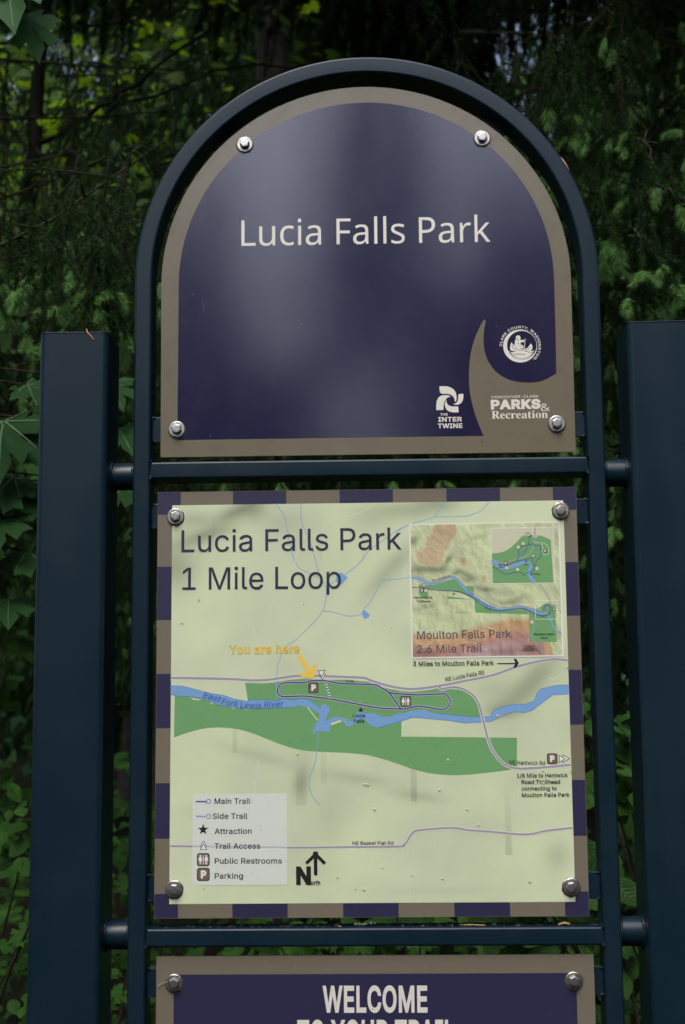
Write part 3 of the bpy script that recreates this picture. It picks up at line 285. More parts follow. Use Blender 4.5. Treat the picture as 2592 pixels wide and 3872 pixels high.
class Print:
    """ink on one panel: y of each layer steps 3.5 micrometres towards the viewer"""
    def __init__(s, y0): s.y = y0; s.parts = {}; s.g = None; s.c = 0
    def nxt(s): s.y -= .0000035; s.c += 1; return s.y
    def part(s, name): return s.parts.setdefault((name, s.g or s.c), MB())
    def poly(s, part, pts, M, flat=False):
        q = pts if flat else [PP(*p) for p in pts]; y = s.nxt()
        tri = tessellate_polygon([[Vector((a, b, 0)) for a, b in q]])
        vs = [(a, y, b) for a, b in q]; fs = []
        for t in tri:
            (ax, az), (bx, bz), (cx, cz) = q[t[0]], q[t[1]], q[t[2]]
            cr = (bx-ax)*(cz-az)-(bz-az)*(cx-ax)
            if abs(cr) < 1e-12: continue
            fs.append(t if cr > 0 else t[::-1])
        s.part(part).add(vs, fs, M)
    def line(s, part, pts, w, M, smooth=True, closed=False, cap=False):
        """w in photo pixels"""
        q = [Vector(PP(*p)) for p in pts]; w *= .000388
        if smooth and len(q) > 2:
            o = []; n = len(q); rg = range(n if closed else n-1)
            for i in rg:
                p0 = q[i-1] if (i or closed) else q[0]; p1 = q[i]; p2 = q[(i+1) % n]; p3 = q[(i+2) % n] if (closed or i+2 < n) else q[-1]
                for k in range(4):
                    t = k/4; o.append(.5*((2*p1)+(p2-p0)*t+(2*p0-5*p1+4*p2-p3)*t*t+(3*p1-p0-3*p2+p3)*t**3))
            if not closed: o.append(q[-1])
            q = o
        y = s.nxt(); n = len(q); A = []; B = []
        for i in range(n):
            if closed: d = q[(i+1) % n]-q[i-1]
            else: d = q[min(i+1, n-1)]-q[max(i-1, 0)]
            d = d.normalized() if d.length > 1e-9 else Vector((1, 0)); nn = Vector((-d.y, d.x))*w/2
            if cap and not closed and i == 0: e = q[i]-d*w/2
            elif cap and not closed and i == n-1: e = q[i]+d*w/2
            else: e = q[i]
            A.append(e+nn); B.append(e-nn)
        vs = [(p.x, y, p.y) for p in A+B]; m_ = n if closed else n-1
        s.part(part).add(vs, [(i, n+i, n+(i+1) % n, (i+1) % n) for i in range(m_)], M)
    def disc(s, part, c, r, M, n=28, ri=0):
        cx, cz = PP(*c); r *= .000388; ri *= .000388; y = s.nxt()
        vs = [(cx+r*math.cos(2*math.pi*i/n), y, cz+r*math.sin(2*math.pi*i/n)) for i in range(n)]
        if ri: 
            vs += [(cx+ri*math.cos(2*math.pi*i/n), y, cz+ri*math.sin(2*math.pi*i/n)) for i in range(n)]
            s.part(part).add(vs, [(i, (i+1) % n, n+(i+1) % n, n+i) for i in range(n)], M)
        else: s.part(part).add(vs, [tuple(range(n))], M)
    def star(s, part, c, r, M):
        cx, cz = PP(*c); r *= .000388
        q = [(cx+(r if i % 2 == 0 else r*.4)*math.sin(math.pi*i/5), cz+(r if i % 2 == 0 else r*.4)*math.cos(math.pi*i/5)) for i in range(10)]
        s.poly(part, q, M, True)
    def text(s, part, body, p0, p1, cap, M, face='R', bold=0, slant=0, ypush=None):
        """baseline from p0 to p1 (photo pixels), capital height in photo pixels"""
        a = Vector(PP(*p0)); b = Vector(PP(*p1)); d = (b-a); L = d.length; d.normalize(); n = Vector((-d.y, d.x))
        hc = (Vector(PP(p0[0], p0[1]-cap))-a).length
        G = [glyph(face, c, bold) for c in body]
        x = 0; xs = []
        for g in G: xs.append(x); x += g[0]
        lo = min(min(v[0] for v in g[1])+xx for g, xx in zip(G[:1], xs[:1])); hi = max(v[0] for v in G[-1][1])+xs[-1]
        sx = L/(hi-lo); sy = hc/(GL[face][0]+2*bold); y = s.nxt()
        for g, xx in zip(G, xs):
            if not g[2]: continue
            vs = []
            for vx, vy in g[1]:
                P = a + d*((vx+xx-lo+slant*vy)*sx) + n*((vy+bold)*sy); vs.append((P.x, y, P.y))
            s.part(part).add(vs, [f if sum((g[1][f[i-1]][0]*g[1][f[i]][1]-g[1][f[i]][0]*g[1][f[i-1]][1]) for i in range(len(f))) > 0 else f[::-1] for f in g[2]], M)
    def ring_text(s, part, body, c, r, a0, a1, cap, M, bold=0):
        cx, cz = PP(*c); r *= .000388; h = cap*.000388/(GL['R'][0]+2*bold); y = s.nxt()
        G = [glyph('R', ch, bold) for ch in body]; tot = sum(g[0] for g in G); x = 0
        for g in G:
            t = rad(a0 + (a1-a0)*(x+g[0]/2)/tot); x += g[0]
            if not g[2]: continue
            up = Vector((math.cos(t), math.sin(t))); rt = Vector((math.sin(t), -math.cos(t)))
            w_ = abs(rad(a1-a0))*r/tot*.92
            vs = []
            for vx, vy in g[1]:
                P = Vector((cx, cz)) + up*(r+vy*h) + rt*((vx-g[0]/2)*w_); vs.append((P.x, y, P.y))
            s.part(part).add(vs, [f if sum((g[1][f[i-1]][0]*g[1][f[i]][1]-g[1][f[i]][0]*g[1][f[i-1]][1]) for i in range(len(f))) > 0 else f[::-1] for f in g[2]], M)
    def finish(s, parent):
        for k, mb in s.parts.items(): sub(mb, k[0], parent)
def K(ox, oy, sc): return lambda *L: [(ox+a/sc, oy+b/sc) for a, b in L]
kA = K(560,1820,1.568); kB = K(1500,1900,2.24); kC = K(600,2400,1.7422); kD = K(1400,2400,1.8447); kE = K(560,2950,1.8667)
kF = K(1300,2950,1.568); kG = K(1600,1150,2.6133); kH = K(1500,1970,4.48); kI = K(1840,1970,4.9); kQ = K(1900,2900,2.266)

def ink(name, col, rough=.3, bump=(650, .10, .0005)): return mat(name, col, rough, 0, .5, bump=bump, var=(160, tuple(c*.6 for c in col), .5, .62, .8))
khaki = mat('khaki_ink', (.168, .150, .105), .2, 0, .6, bump=(650, .10, .0003), var=(28, (.12, .10, .075), .55, .5, .85))
purple = mat('purple_ink', (.018, .017, .054), .11, 0, .95, bump=(420, .14, .0003), var=(30, (.035, .035, .07), .5, .5, .9), rvar=(9, .5, .15))
khaki_d = mat('damp_khaki', (.12, .10, .07), .35)
cream = ink('cream_ink', (.74, .73, .66)); kh2 = ink('khaki_border_ink', (.168, .148, .108), .45); pu2 = ink('purple_border_ink', (.025, .024, .068), .4)
txt = ink('dark_blue_ink', (.022, .024, .060), .45); blk = ink('black_ink', (.012, .012, .012), .45)
green = ink('park_green_ink', (.155, .375, .145), .45); blue = ink('water_blue_ink', (.19, .38, .68), .45); dblue = ink('water_line_ink', (.04, .11, .42), .45)
grey = ink('road_grey_ink', (.33, .32, .37), .45); case = ink('road_casing_ink', (.74, .72, .72), .45); vio = ink('trail_violet_ink', (.05, .03, .26), .45)
white = ink('white_ink', (.80, .80, .78), .45); gold = ink('gold_ink', (.85, .60, .09), .45); brown = ink('icon_brown_ink', (.16, .12, .085), .45)
leg = ink('legend_ink', (.68, .74, .68), .45); thin = ink('minor_road_ink', (.64, .69, .55), .45); ochre = ink('outline_ochre_ink', (.30, .20, .05), .45)
beige = ink('inset_beige_ink', (.60, .61, .45), .45); lav = ink('legend_road_ink', (.52, .50, .58), .45); slate = ink('inset_text_ink', (.08, .055, .10), .45)

def bolt(u, v, parent, spin):
    x, z = PP(u, v, .006)
    mb = MB(); c = (x, PYF, z)
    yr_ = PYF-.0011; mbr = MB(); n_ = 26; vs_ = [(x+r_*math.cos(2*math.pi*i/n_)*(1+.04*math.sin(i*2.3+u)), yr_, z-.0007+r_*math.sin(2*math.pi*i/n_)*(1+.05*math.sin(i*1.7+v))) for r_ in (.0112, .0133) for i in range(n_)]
    mbr.add(vs_, [(i, (i+1) % n_, n_+(i+1) % n_, n_+i) for i in range(n_)], grime_shade); sub(mbr, 'grime_shadow_ring', parent)  # dark ring set low: washer shadow painted in, along with grime
    lathe(mb, [(.0045, .0), (.0118, .0), (.0123, .0006), (.0121, .0018), (.0112, .0023), (.0045, .0023)], c, inox, 36); wa = sub(mb, 'washer', parent)
    mb = MB(); n = 6; R_ = .0078; v_ = []; f = []
    for r, d in ((R_, .0023), (R_, .0078), (R_*.93, .0090), (R_*.6, .0092)):
        for i in range(n): a = spin+2*math.pi*i/n; v_.append((x+r*math.cos(a), PYF-d, z+r*math.sin(a)))
    for k in range(3):
        for i in range(n): j = (i+1) % n; f.append((k*n+i, k*n+j, (k+1)*n+j, (k+1)*n+i))
    f.append(tuple(3*n+i for i in range(n))); mb.add(v_, f, inox); h = sub(mb, 'bolt_head', parent); bevel(h, .0007, 2)
    # thread end and nut behind the panel
    mb = MB(); tube(mb, [(x, .011, z), (x, .034, z)], .004, inox, 12); tube(mb, [(x, .0180, z), (x, .0235, z)], .0075, inox, 6); sub(mb, 'nut', parent)
PYF = .010
K2 = 2592/1568
def bolts(L, parent):
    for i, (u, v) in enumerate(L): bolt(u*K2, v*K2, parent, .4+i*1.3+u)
def tab(x0, x1, z0, z1):
    mb = MB(); box(mb, x0, x1, PYF+.0035, PYF+.0085, z0, z1, steel)
    o = sub(mb, 'mounting_tab', SIGN); bevel(o, .0008)
    xe = x0 if abs(x0) > abs(x1) else x1
    mb = MB()
    for zz in (z0+.001, z1-.001):
        tube(mb, [(xe-math.copysign(k*.0016, xe)-math.copysign(.001, xe), PYF+.003, zz+random.uniform(-.001, .001)) for k in range(4)], [.0026, .0018, .0014, .0010], steel, 6)
    for k in range(5): 
        zz = z0+(z1-z0)*(k+.5)/5; tube(mb, [(xe-math.copysign(.0006, xe), PYF+.0028, zz-.002), (xe-math.copysign(.0008, xe), PYF+.0026, zz+.002)], random.uniform(.0008, .0016), steel, 6)
    sub(mb, 'weld_bead', o)
TXI = C0.x-xin; TXO = -.278
for (ya, yb) in ((955, 1012), (1153, 1210), (2001, 2063), (2216, 2282)):
    za, zb = AT(350, ya, .0135).z, AT(350, yb, .0135).z
    tab(TXI, -.270, zb, za); tab(.270, C0.x+xin, zb, za)

def plate(pts, name, M, label=None):
    """panel body: 3 mm sheet whose outline is pts (x, z)"""
    n = len(pts); mb = MB()
    v = [(x, PYF, z) for x, z in pts]+[(x, PYF+.003, z) for x, z in pts]
    mb.add(v, [tuple(range(n))], M); mb.f.append(tuple(range(2*n-1, n-1, -1))); mb.m.append(mb.mi(alu)); mb.smooth.append(False)
    for i in range(n):
        j = (i+1) % n; mb.f.append((i, n+i, n+j, j)); mb.m.append(mb.mi(alu)); mb.smooth.append(False)
    o = sub(mb, name, SIGN)
    if label: o['label'] = label
    return o
def arc(cx, cz, r, a0, a1, n): return [(cx+r*math.cos(a0+(a1-a0)*i/n), cz+r*math.sin(a0+(a1-a0)*i/n)) for i in range(n+1)]

# ---- panel 1: the arched name panel
bl = PP(608.4, 1730); br = PP(2179, 1707)
P1 = plate([(-.3065, (bl[1]+br[1])/2), (.3065, (bl[1]+br[1])/2)] + arc(0, 2.043, .3075, 0, math.pi, 64), 'name_panel', khaki, 'arched purple name panel with khaki border')
R1 = Print(PYF-.00002)
G = kG
right = G((1297,0)); 
q = [PP(671, 1664), PP(1000, 1659.5), PP(1400, 1654)] + [PP(*p) for p in G((602,1302),(575,1245),(550,1180),(522,1105),(500,1030),(482,960),(470,900),(461,840),(457,780),(456,700),(459,620),(465,550),(475,480),(490,415),(510,350),(532,290),(560,230),(582,186),(598,160),(606,151),(614,150),(620,158),(621,168),(612,215),(605,260),(601,305),(600,350),(603,410),(612,470),(628,522),(650,570),(682,620),(720,665),(758,696),(800,722),(862,750),(930,766),(990,773),(1050,775),(1105,772),(1150,765),(1198,750),(1240,730),(1285,705),(1320,683))] + [(.2822, 1.95)] + arc(.0005, 2.0435, .2818, 0, math.pi, 64)
R1.poly('printed_ground', q, purple, True)
R1.text('title_lettering', 'Lucia Falls Park', (913.3, 929.3), (1856, 913.3), 97, cream, 'H')
# round emblem
E1 = 'round_emblem'; R1.g = 'a'
R1.disc(E1, G((962,412))[0], 65, cream, 56); R1.disc(E1, G((979,405))[0], 56.5, purple, 56)
seg = [(979+130*math.cos(t), 412+133*math.sin(t)) for t in np.linspace(rad(22), rad(158), 26)]
R1.poly(E1, G(*([(1108,458),(1060,462),(1020,470),(990,463),(930,466),(880,474),(850,470)]+seg[::-1])), cream)
R1.line(E1, G((905,498),(960,492),(1003,498)), 2.2, purple); R1.line(E1, G((1040,480),(1070,474),(1095,476)), 1.5, purple)
R1.line(E1, G(*[(979+124*math.cos(t), 410+128*math.sin(t)) for t in np.linspace(rad(25), rad(155), 14)]), 1.2, purple)
R1.poly(E1, G((862,440),(866,400),(878,374),(890,395),(905,410),(925,430),(960,441),(1005,446),(1035,432),(1055,405),(1066,386),(1080,405),(1084,430),(1078,448),(1062,460),(1000,466),(940,470),(890,462),(868,456)), cream)
R1.line(E1, G((880,400),(895,430),(930,450),(1000,456),(1040,446),(1066,420)), 1.6, purple)
R1.disc(E1, G((943,331))[0], 9.6, cream, 18)
R1.poly(E1, G((912,352),(940,346),(965,352),(1000,352),(1002,372),(968,378),(966,392),(992,408),(1000,430),(985,438),(940,436),(905,410)), cream)
R1.line(E1, G((935,330),(938,352),(950,362)), 1.6, purple); R1.line(E1, G((930,385),(962,395),(990,425)), 1.2, purple)
R1.line(E1, G((1010,340),(1003,495)), 2.4, cream, False); R1.disc(E1, G((1022,349))[0], 4, pu2, 10)
R1.ring_text('emblem_lettering', 'CLARK COUNTY, WASHINGTON', G((963,412))[0], 70, 181, -46, 9.6, cream, 9)
# four-petal mark
E2 = 'petal_emblem'; R1.g = 'b'
R1.poly(E2, G((163,812),(205,809),(245,812),(280,825),(308,845),(325,872),(333,905),(334,935),(328,958),(318,965),(312,935),(298,910),(275,893),(245,886),(200,885),(180,882),(168,868)), cream)
R1.poly(E2, G((133,1047),(132,1000),(138,955),(152,925),(175,906),(205,898),(245,899),(278,912),(250,918),(228,938),(213,965),(205,1005),(203,1045)), cream)
R1.poly(E2, G((218,975),(232,943),(236,970),(245,990),(262,1004),(290,1010),(350,1011),(354,1068),(300,1069),(265,1062),(240,1048),(224,1025),(218,1000)), cream)
R1.poly(E2, G((352,892),(368,887),(400,886),(401,918),(395,950),(380,975),(355,992),(325,994),(298,988),(325,980),(342,962),(349,935),(350,905)), cream)
R1.g = None
R1.text(E2+'_lettering', 'THE', *G((172,1102),(246,1101)), 9.4, cream, bold=10)
R1.text(E2+'_lettering', 'INTER', *G((152,1162),(388,1159)), 17.8, cream, bold=14)
R1.text(E2+'_lettering', 'TWINE', *G((148,1226),(392,1223)), 17.8, cream, bold=14)
L3 = 'department_lettering'
R1.text(L3, 'VANCOUVER-CLARK', *G((675,930),(1145,921)), 9.4, cream, bold=2)
R1.text(L3, 'PARKS', *G((673,1041),(1166,1033)), 37, cream, bold=24)
R1.text(L3, '&', *G((1168,1056),(1258,1054)), 28, cream, 'H')
R1.text(L3, 'Recreation', *G((680,1132),(1238,1124)), 29, cream, 'S')
R1.finish(P1)
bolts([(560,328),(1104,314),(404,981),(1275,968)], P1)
# bent tabs that hold the top bolts
for u, v in ((560,328),(1104,314)):
    x, z = PP(u*K2, v*K2); a = math.atan2(z-2.048, x-.001); mb = MB()
    R_ = Vector((math.cos(a), 0, math.sin(a))); T_ = Vector((-math.sin(a), 0, math.cos(a))); o = Vector((.001, 0, 2.048))
    v_ = []
    for y in (PYF+.019, PYF+.024):
        for r, t in ((.27, -.02), (.3205, -.02), (.3205, .02), (.27, .02)): p = o+R_*r+T_*t; v_.append((p.x, y, p.z))
    mb.add(v_, [(0,1,2,3),(7,6,5,4),(0,4,5,1),(1,5,6,2),(2,6,7,3),(3,7,4,0)], steel)
    t_ = sub(mb, 'mounting_tab', SIGN); bevel(t_, .0008)

# ---- panel 2: the trail map
tl, tr, b1, b2 = PP(596.4, 1860), PP(2179, 1841.6), PP(584, 3475), PP(2231, 3465)
X0, X1 = (tl[0]+b1[0])/2, (tr[0]+b2[0])/2; ZT, ZB = (tl[1]+tr[1])/2, (b1[1]+b2[1])/2
P2 = plate([(X0,ZB),(X1,ZB),(X1,ZT),(X0,ZT)], 'map_panel', kh2, 'square trail map panel with a purple and khaki striped border')
R2 = Print(PYF-.00002); cw = .0327; st = (X1-X0-2*cw)/7; sz = (ZT-ZB-2*cw)/7; e = .0004; d = .034
def rect(P_, part, x0, x1, z0, z1, M): P_.poly(part, [(x0,z0),(x1,z0),(x1,z1),(x0,z1)], M, True)
for k in (0, 2, 4, 6, 8):
    xa = X0+e if k == 0 else X0+cw+(k-1)*st; xb = X1-e if k == 8 else (X0+cw if k == 0 else X0+cw+k*st)
    rect(R2, 'border_stripes', xa, xb, ZT-d, ZT-e, pu2); rect(R2, 'border_stripes', xa, xb, ZB+e, ZB+d, pu2)
    za = ZB+e if k == 0 else ZB+cw+(k-1)*sz; zb = ZT-e if k == 8 else (ZB+cw if k == 0 else ZB+cw+k*sz)
    rect(R2, 'border_stripes', X0+e, X0+d, za, zb, pu2); rect(R2, 'border_stripes', X1-d, X1-e, za, zb, pu2)
mc = [PP(649.3,1912.5), PP(2130,1890.5), PP(2178.8,3410.5), PP(643,3420)]
MX0 = (mc[0][0]+mc[3][0])/2; MX1 = (mc[1][0]+mc[2][0])/2; MZ1 = (mc[0][1]+mc[1][1])/2; MZ0 = (mc[2][1]+mc[3][1])/2
def colgrid(name, P_, corners, nx, ny, fn, M):
    """printed relief: a fine sheet whose ink colour is set per corner"""
    y = P_.nxt(); me = bpy.data.meshes.new(name)
    (ax,az),(bx,bz),(cx,cz),(dx,dz) = corners   # tl tr br bl
    s_, t_ = np.meshgrid(np.linspace(0,1,nx), np.linspace(0,1,ny))
    x = (ax*(1-s_)+bx*s_)*(1-t_)+(dx*(1-s_)+cx*s_)*t_; z = (az*(1-s_)+bz*s_)*(1-t_)+(dz*(1-s_)+cz*s_)*t_
    co = np.stack([x, np.full_like(x, y), z], -1).reshape(-1,3)
    i = np.arange((ny-1)*nx).reshape(ny-1,nx)[:, :-1].ravel()
    F = np.stack([i, i+nx, i+nx+1, i+1], 1)
    me.from_pydata(co.tolist(), [], F.tolist()); me.materials.append(M)
    ca = me.color_attributes.new('ink', 'FLOAT_COLOR', 'POINT')
    c = fn(s_, t_).reshape(-1,3); ca.data.foreach_set('color', np.concatenate([c, np.ones((len(c),1))],1).astype(np.float32).ravel())
    me.update(); me.transform(Matrix.Translation(-SIGN.location)); return me
relief = mat('relief_print', (.6,.7,.4), .45, 0, .5, bump=(650, .08, .0005))
_n = relief.node_tree.nodes.new('ShaderNodeVertexColor'); _n.layer_name = 'ink'
relief.node_tree.links.new(_n.outputs[0], relief.node_tree.nodes['Principled BSDF'].inputs['Base Color'])
def vnoise(x, y, sc, seed):
    x = x*sc+seed*17.3; y = y*sc+seed*5.1; xi = np.floor(x).astype(int); yi = np.floor(y).astype(int); fx = x-xi; fy = y-yi
    fx = fx*fx*(3-2*fx); fy = fy*fy*(3-2*fy)
    h = lambda a, b: (np.sin(a*127.1+b*311.7+seed*74.7)*43758.5453) % 1
    return (h(xi,yi)*(1-fx)+h(xi+1,yi)*fx)*(1-fy)+(h(xi,yi+1)*(1-fx)+h(xi+1,yi+1)*fx)*fy
def fbm(x, y, sc, seed, o=4): return sum(vnoise(x, y, sc*2**k, seed+k)*.5**k for k in range(o))/sum(.5**k for k in range(o))
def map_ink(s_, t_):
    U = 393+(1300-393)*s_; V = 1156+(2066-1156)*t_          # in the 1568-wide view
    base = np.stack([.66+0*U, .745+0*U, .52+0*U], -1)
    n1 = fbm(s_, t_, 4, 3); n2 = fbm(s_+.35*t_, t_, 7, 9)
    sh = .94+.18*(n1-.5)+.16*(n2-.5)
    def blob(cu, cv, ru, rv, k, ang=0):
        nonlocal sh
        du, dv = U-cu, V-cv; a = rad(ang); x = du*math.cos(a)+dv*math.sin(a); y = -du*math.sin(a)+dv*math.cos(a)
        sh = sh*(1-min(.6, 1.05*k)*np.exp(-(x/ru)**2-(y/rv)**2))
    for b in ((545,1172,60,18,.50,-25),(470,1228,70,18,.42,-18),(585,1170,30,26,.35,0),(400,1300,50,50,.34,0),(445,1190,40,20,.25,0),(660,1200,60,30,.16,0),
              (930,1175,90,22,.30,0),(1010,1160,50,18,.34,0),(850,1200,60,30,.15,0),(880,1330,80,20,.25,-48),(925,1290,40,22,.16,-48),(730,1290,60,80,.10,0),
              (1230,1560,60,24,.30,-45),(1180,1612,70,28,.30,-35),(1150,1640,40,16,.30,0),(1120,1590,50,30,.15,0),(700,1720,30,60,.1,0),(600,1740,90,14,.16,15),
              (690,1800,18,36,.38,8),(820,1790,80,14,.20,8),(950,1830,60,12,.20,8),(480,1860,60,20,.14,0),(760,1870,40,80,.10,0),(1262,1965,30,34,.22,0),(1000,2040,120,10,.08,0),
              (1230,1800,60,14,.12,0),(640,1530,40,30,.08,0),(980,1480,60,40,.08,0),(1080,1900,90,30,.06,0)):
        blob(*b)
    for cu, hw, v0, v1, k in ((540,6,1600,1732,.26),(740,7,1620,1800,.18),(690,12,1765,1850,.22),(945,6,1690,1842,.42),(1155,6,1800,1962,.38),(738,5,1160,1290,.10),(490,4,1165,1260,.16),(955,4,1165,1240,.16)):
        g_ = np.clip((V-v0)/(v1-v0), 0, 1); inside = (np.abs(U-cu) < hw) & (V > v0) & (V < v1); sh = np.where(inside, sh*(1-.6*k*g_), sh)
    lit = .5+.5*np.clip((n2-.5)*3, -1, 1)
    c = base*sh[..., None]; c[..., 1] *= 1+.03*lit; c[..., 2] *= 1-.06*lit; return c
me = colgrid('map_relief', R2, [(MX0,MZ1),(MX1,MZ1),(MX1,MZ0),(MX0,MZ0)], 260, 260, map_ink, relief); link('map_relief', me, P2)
p_ = 'park_area'
R2.poly(p_, kC((570,318),(700,321),(760,316),(830,304),(900,295),(960,291),(1080,298),(1250,298),(1380,310))+kD((90,366),(140,380),(220,395),(300,399),(400,388),(470,375),(500,390),(560,380),(620,382),(680,402),(730,440),(755,480),(765,530),(778,590),(600,590),(300,555),(60,620))+kC((1350,540),(1290,560),(1200,560),(1090,600),(1050,560),(960,445),(700,460),(592,460),(583,400)), green)
R2.poly(p_, kC((107,396),(102,678),(160,657),(215,640),(270,625),(330,615),(400,612),(470,616),(530,625),(590,641),(650,662),(725,692),(800,722),(880,748),(960,765),(1050,772),(1150,776),(1250,780),(1350,790))+kD((0,845),(60,860),(130,880),(220,911),(300,940),(400,965),(480,976),(560,982),(630,981),(700,977),(820,965),(1026,938),(1026,720),(218,712),(220,590),(60,630))+kC((1340,530),(1100,610),(1040,560),(950,445),(700,465),(560,470),(400,440),(270,395)), green)
for q in (((208,414),(285,427),(262,433),(228,430)),((335,445),(370,455),(350,459)),((385,458),(412,463),(400,468)),((475,480),(510,484),(490,489)),((562,488),(595,492),(575,497))): R2.poly(p_, kC(*q), beige)
R2.line(p_, kD((218,707),(600,711),(1022,716)), 2.5, beige, False)
for L in ((kA((760,138),(805,200),(830,300),(845,400),(890,505),(960,548),(1020,580),(1058,640),(1045,750),(1035,772),(990,830),(880,938),(820,978))+kC((815,120),(785,210),(780,300),(775,430))),
          kA((910,134),(912,240),(970,380),(1015,545),(1058,630)), kA((1060,632),(1110,590)), kA((1165,555),(1250,490),(1300,425),(1380,360),(1500,280),(1550,262)), kB((0,255),(60,210),(110,190),(300,130),(325,120),(370,60),(422,-8)),
          kB((320,122),(570,118),(650,98),(720,65),(792,-12)), kA((1035,772),(1090,775),(1190,800),(1270,785),(1283,752),(1320,715),(1380,602),(1420,585),(1530,575),(1575,560)),
          kC((1055,640),(1045,760),(1030,850),(1000,930),(992,1000),(1001,1030))+kE((1150,88),(1172,130),(1215,180))):
    R2.line('creek', L, 2.6, blue)
for L in (kA((1345,128),(1290,170),(1190,205),(1085,230),(1020,305),(930,330),(885,420),(850,560),(750,700),(690,870),(652,970),(630,1100),(625,1168)), kA((608,815),(630,880),(652,965)), kA((452,1030),(462,1155)),
          kC((650,825),(660,900),(640,980),(625,1045)), kE((1495,120),(1475,180),(1470,270),(1420,350),(1415,460)), kE((1550,490),(1552,620),(1475,750),(1470,870)), kE((940,500),(945,870)),
          kF((385,390),(380,480),(400,580),(395,690),(405,722)), kF((690,40),(980,12),(1020,22),(1035,60),(1035,185)), kF((930,110),(985,140),(1030,185),(1100,200),(1160,192),(1170,240),(1200,295)),
          kD((350,170),(430,225),(570,262),(595,290)), kD((1245,295),(1285,310),(1330,280),(1378,265)), kB((850,-8),(800,80),(700,160)), kB((105,505),(68,570),(75,760),(110,1010),(125,1070))):
    R2.line('minor_road', L, 3, thin)
R2.poly('river', kC((80,335),(165,340),(240,360),(330,385),(430,400),(500,425),(590,440),(610,428),(690,430),(790,435),(830,422),(885,432),(950,420),(985,425),(1030,455),(1068,485),(1073,462),(1088,456),(1105,460),(1128,480),(1127,500),(1115,530),(1098,572),(1140,550),(1180,540),(1230,552),(1240,570),(1270,572),(1285,555),(1300,525),(1330,498),(1360,518),(1390,520))
    +kD((25,545),(90,575),(150,570),(205,550),(215,552),(300,528),(390,524),(410,542),(480,552),(630,566),(720,576),(840,572),(855,550),(862,530),(920,508),(1000,485),(1080,487),(1148,460),(1155,430),(1165,410),(1195,378),(1300,353),(1387,350),(1387,415),(1275,422),(1200,480),(1130,530),(1075,546),(1000,538),(920,560),(840,607),(760,610),(660,618),(550,600),(400,585),(300,578),(220,607),(60,650),(30,643))
    +kC((1400,600),(1340,548),(1310,570),(1275,600),(1250,606),(1232,600),(1225,580),(1185,558),(1140,580),(1130,610),(1128,640),(1100,640),(1060,635),(1030,645),(1022,660),(1016,655),(1018,630),(1062,545),(1060,520),(1000,485),(930,465),(900,480),(700,487),(560,490),(400,465),(270,415),(200,408),(140,408),(80,395)), blue)
for L in (kC((80,335),(165,340),(240,360),(330,385),(430,400),(500,425),(590,440),(610,428),(690,430),(790,435),(830,422),(885,432),(950,420),(985,425),(1030,455),(1068,485)), kC((80,395),(140,408),(200,408),(270,415),(400,465),(560,490),(700,487),(900,480),(930,465)),
          kD((480,552),(630,566),(720,576),(840,572),(862,530),(1000,485),(1080,487),(1148,460),(1165,410),(1195,378),(1300,353),(1385,350)), kD((1385,415),(1275,422),(1130,530),(1075,546),(1000,538),(840,607),(660,618),(550,600),(300,578),(60,650))):
    R2.line('river', L, 1.3, dblue, False)
for q in (((1118,555),(1145,540),(1165,555),(1185,572),(1160,600),(1148,615),(1112,595)), ((1270,770),(1285,765),(1300,778),(1318,795),(1312,803),(1285,818),(1272,795))): R2.poly('pond', kA(*q), blue)
rdA = kC((80,285),(250,288),(450,292),(560,298),(620,302),(720,298),(860,278),(960,270),(1200,278),(1350,285))+kD((0,318),(100,350),(220,375),(330,378),(480,358),(640,328),(860,282),(1030,222),(1200,182),(1300,172),(1378,181))
rdB = kD((480,358),(500,382),(540,372),(600,368),(670,390),(730,435),(765,500),(790,600),(830,750),(870,830),(920,890),(980,925),(1060,935),(1200,928),(1400,909))
rdC = kE((157,467),(1000,478))+kF((0,398),(320,395),(360,385),(385,350),(410,315),(450,298),(640,284),(740,298),(850,305),(1040,322),(1120,320),(1200,302),(1358,284))
for L, w_ in ((rdA, 8.5), (rdB, 8), (rdC, 7)):
    R2.g = w_; R2.line('road', L, w_+4.5, case)
for L, w_ in ((rdA, 8.5), (rdB, 8), (rdC, 7)): R2.g = w_; R2.line('road', L, w_, grey)
R2.g = None
loop = kC((1140,425),(1060,415),(960,405),(860,408),(815,408),(792,395),(784,375),(788,350),(806,328),(832,318),(900,317),(970,314),(1010,304),(1090,303),(1200,322),(1320,326))+kD((38,350),(85,375),(130,400))
l2 = kD((130,400),(215,518)); l3 = kD((130,402),(155,410),(330,421),(450,416),(528,412),(545,435),(561,462),(556,490),(532,518),(490,522),(400,507),(330,498),(235,520),(150,517),(85,514),(0,502))+kC((1140,425),)
R2.g = 'trail'
for w_, M_ in ((8.6, case), (5.8, vio)):
    for L, sm in ((loop, True), (l2, False), (l3, False)): R2.line('trail', L, w_, M_, sm, cap=(sm is False))
R2.line('trail', kC((1101,312),(1132,420)), 7, white, False)
for k in range(6):
    a = (k+.2)/6; b = a+.09; R2.line('trail', kC((1101+31*a,312+108*a),(1101+31*b,312+108*b)), 6, vio, False)
R2.g = None
def sq(P_, c, s_, M, r=.18):
    x, z = PP(*c); h = s_*.000388/2; P_.poly('icon', [(x+a, z+b) for a, b in rrect(h, h, h*2*r, 3)], M, True)
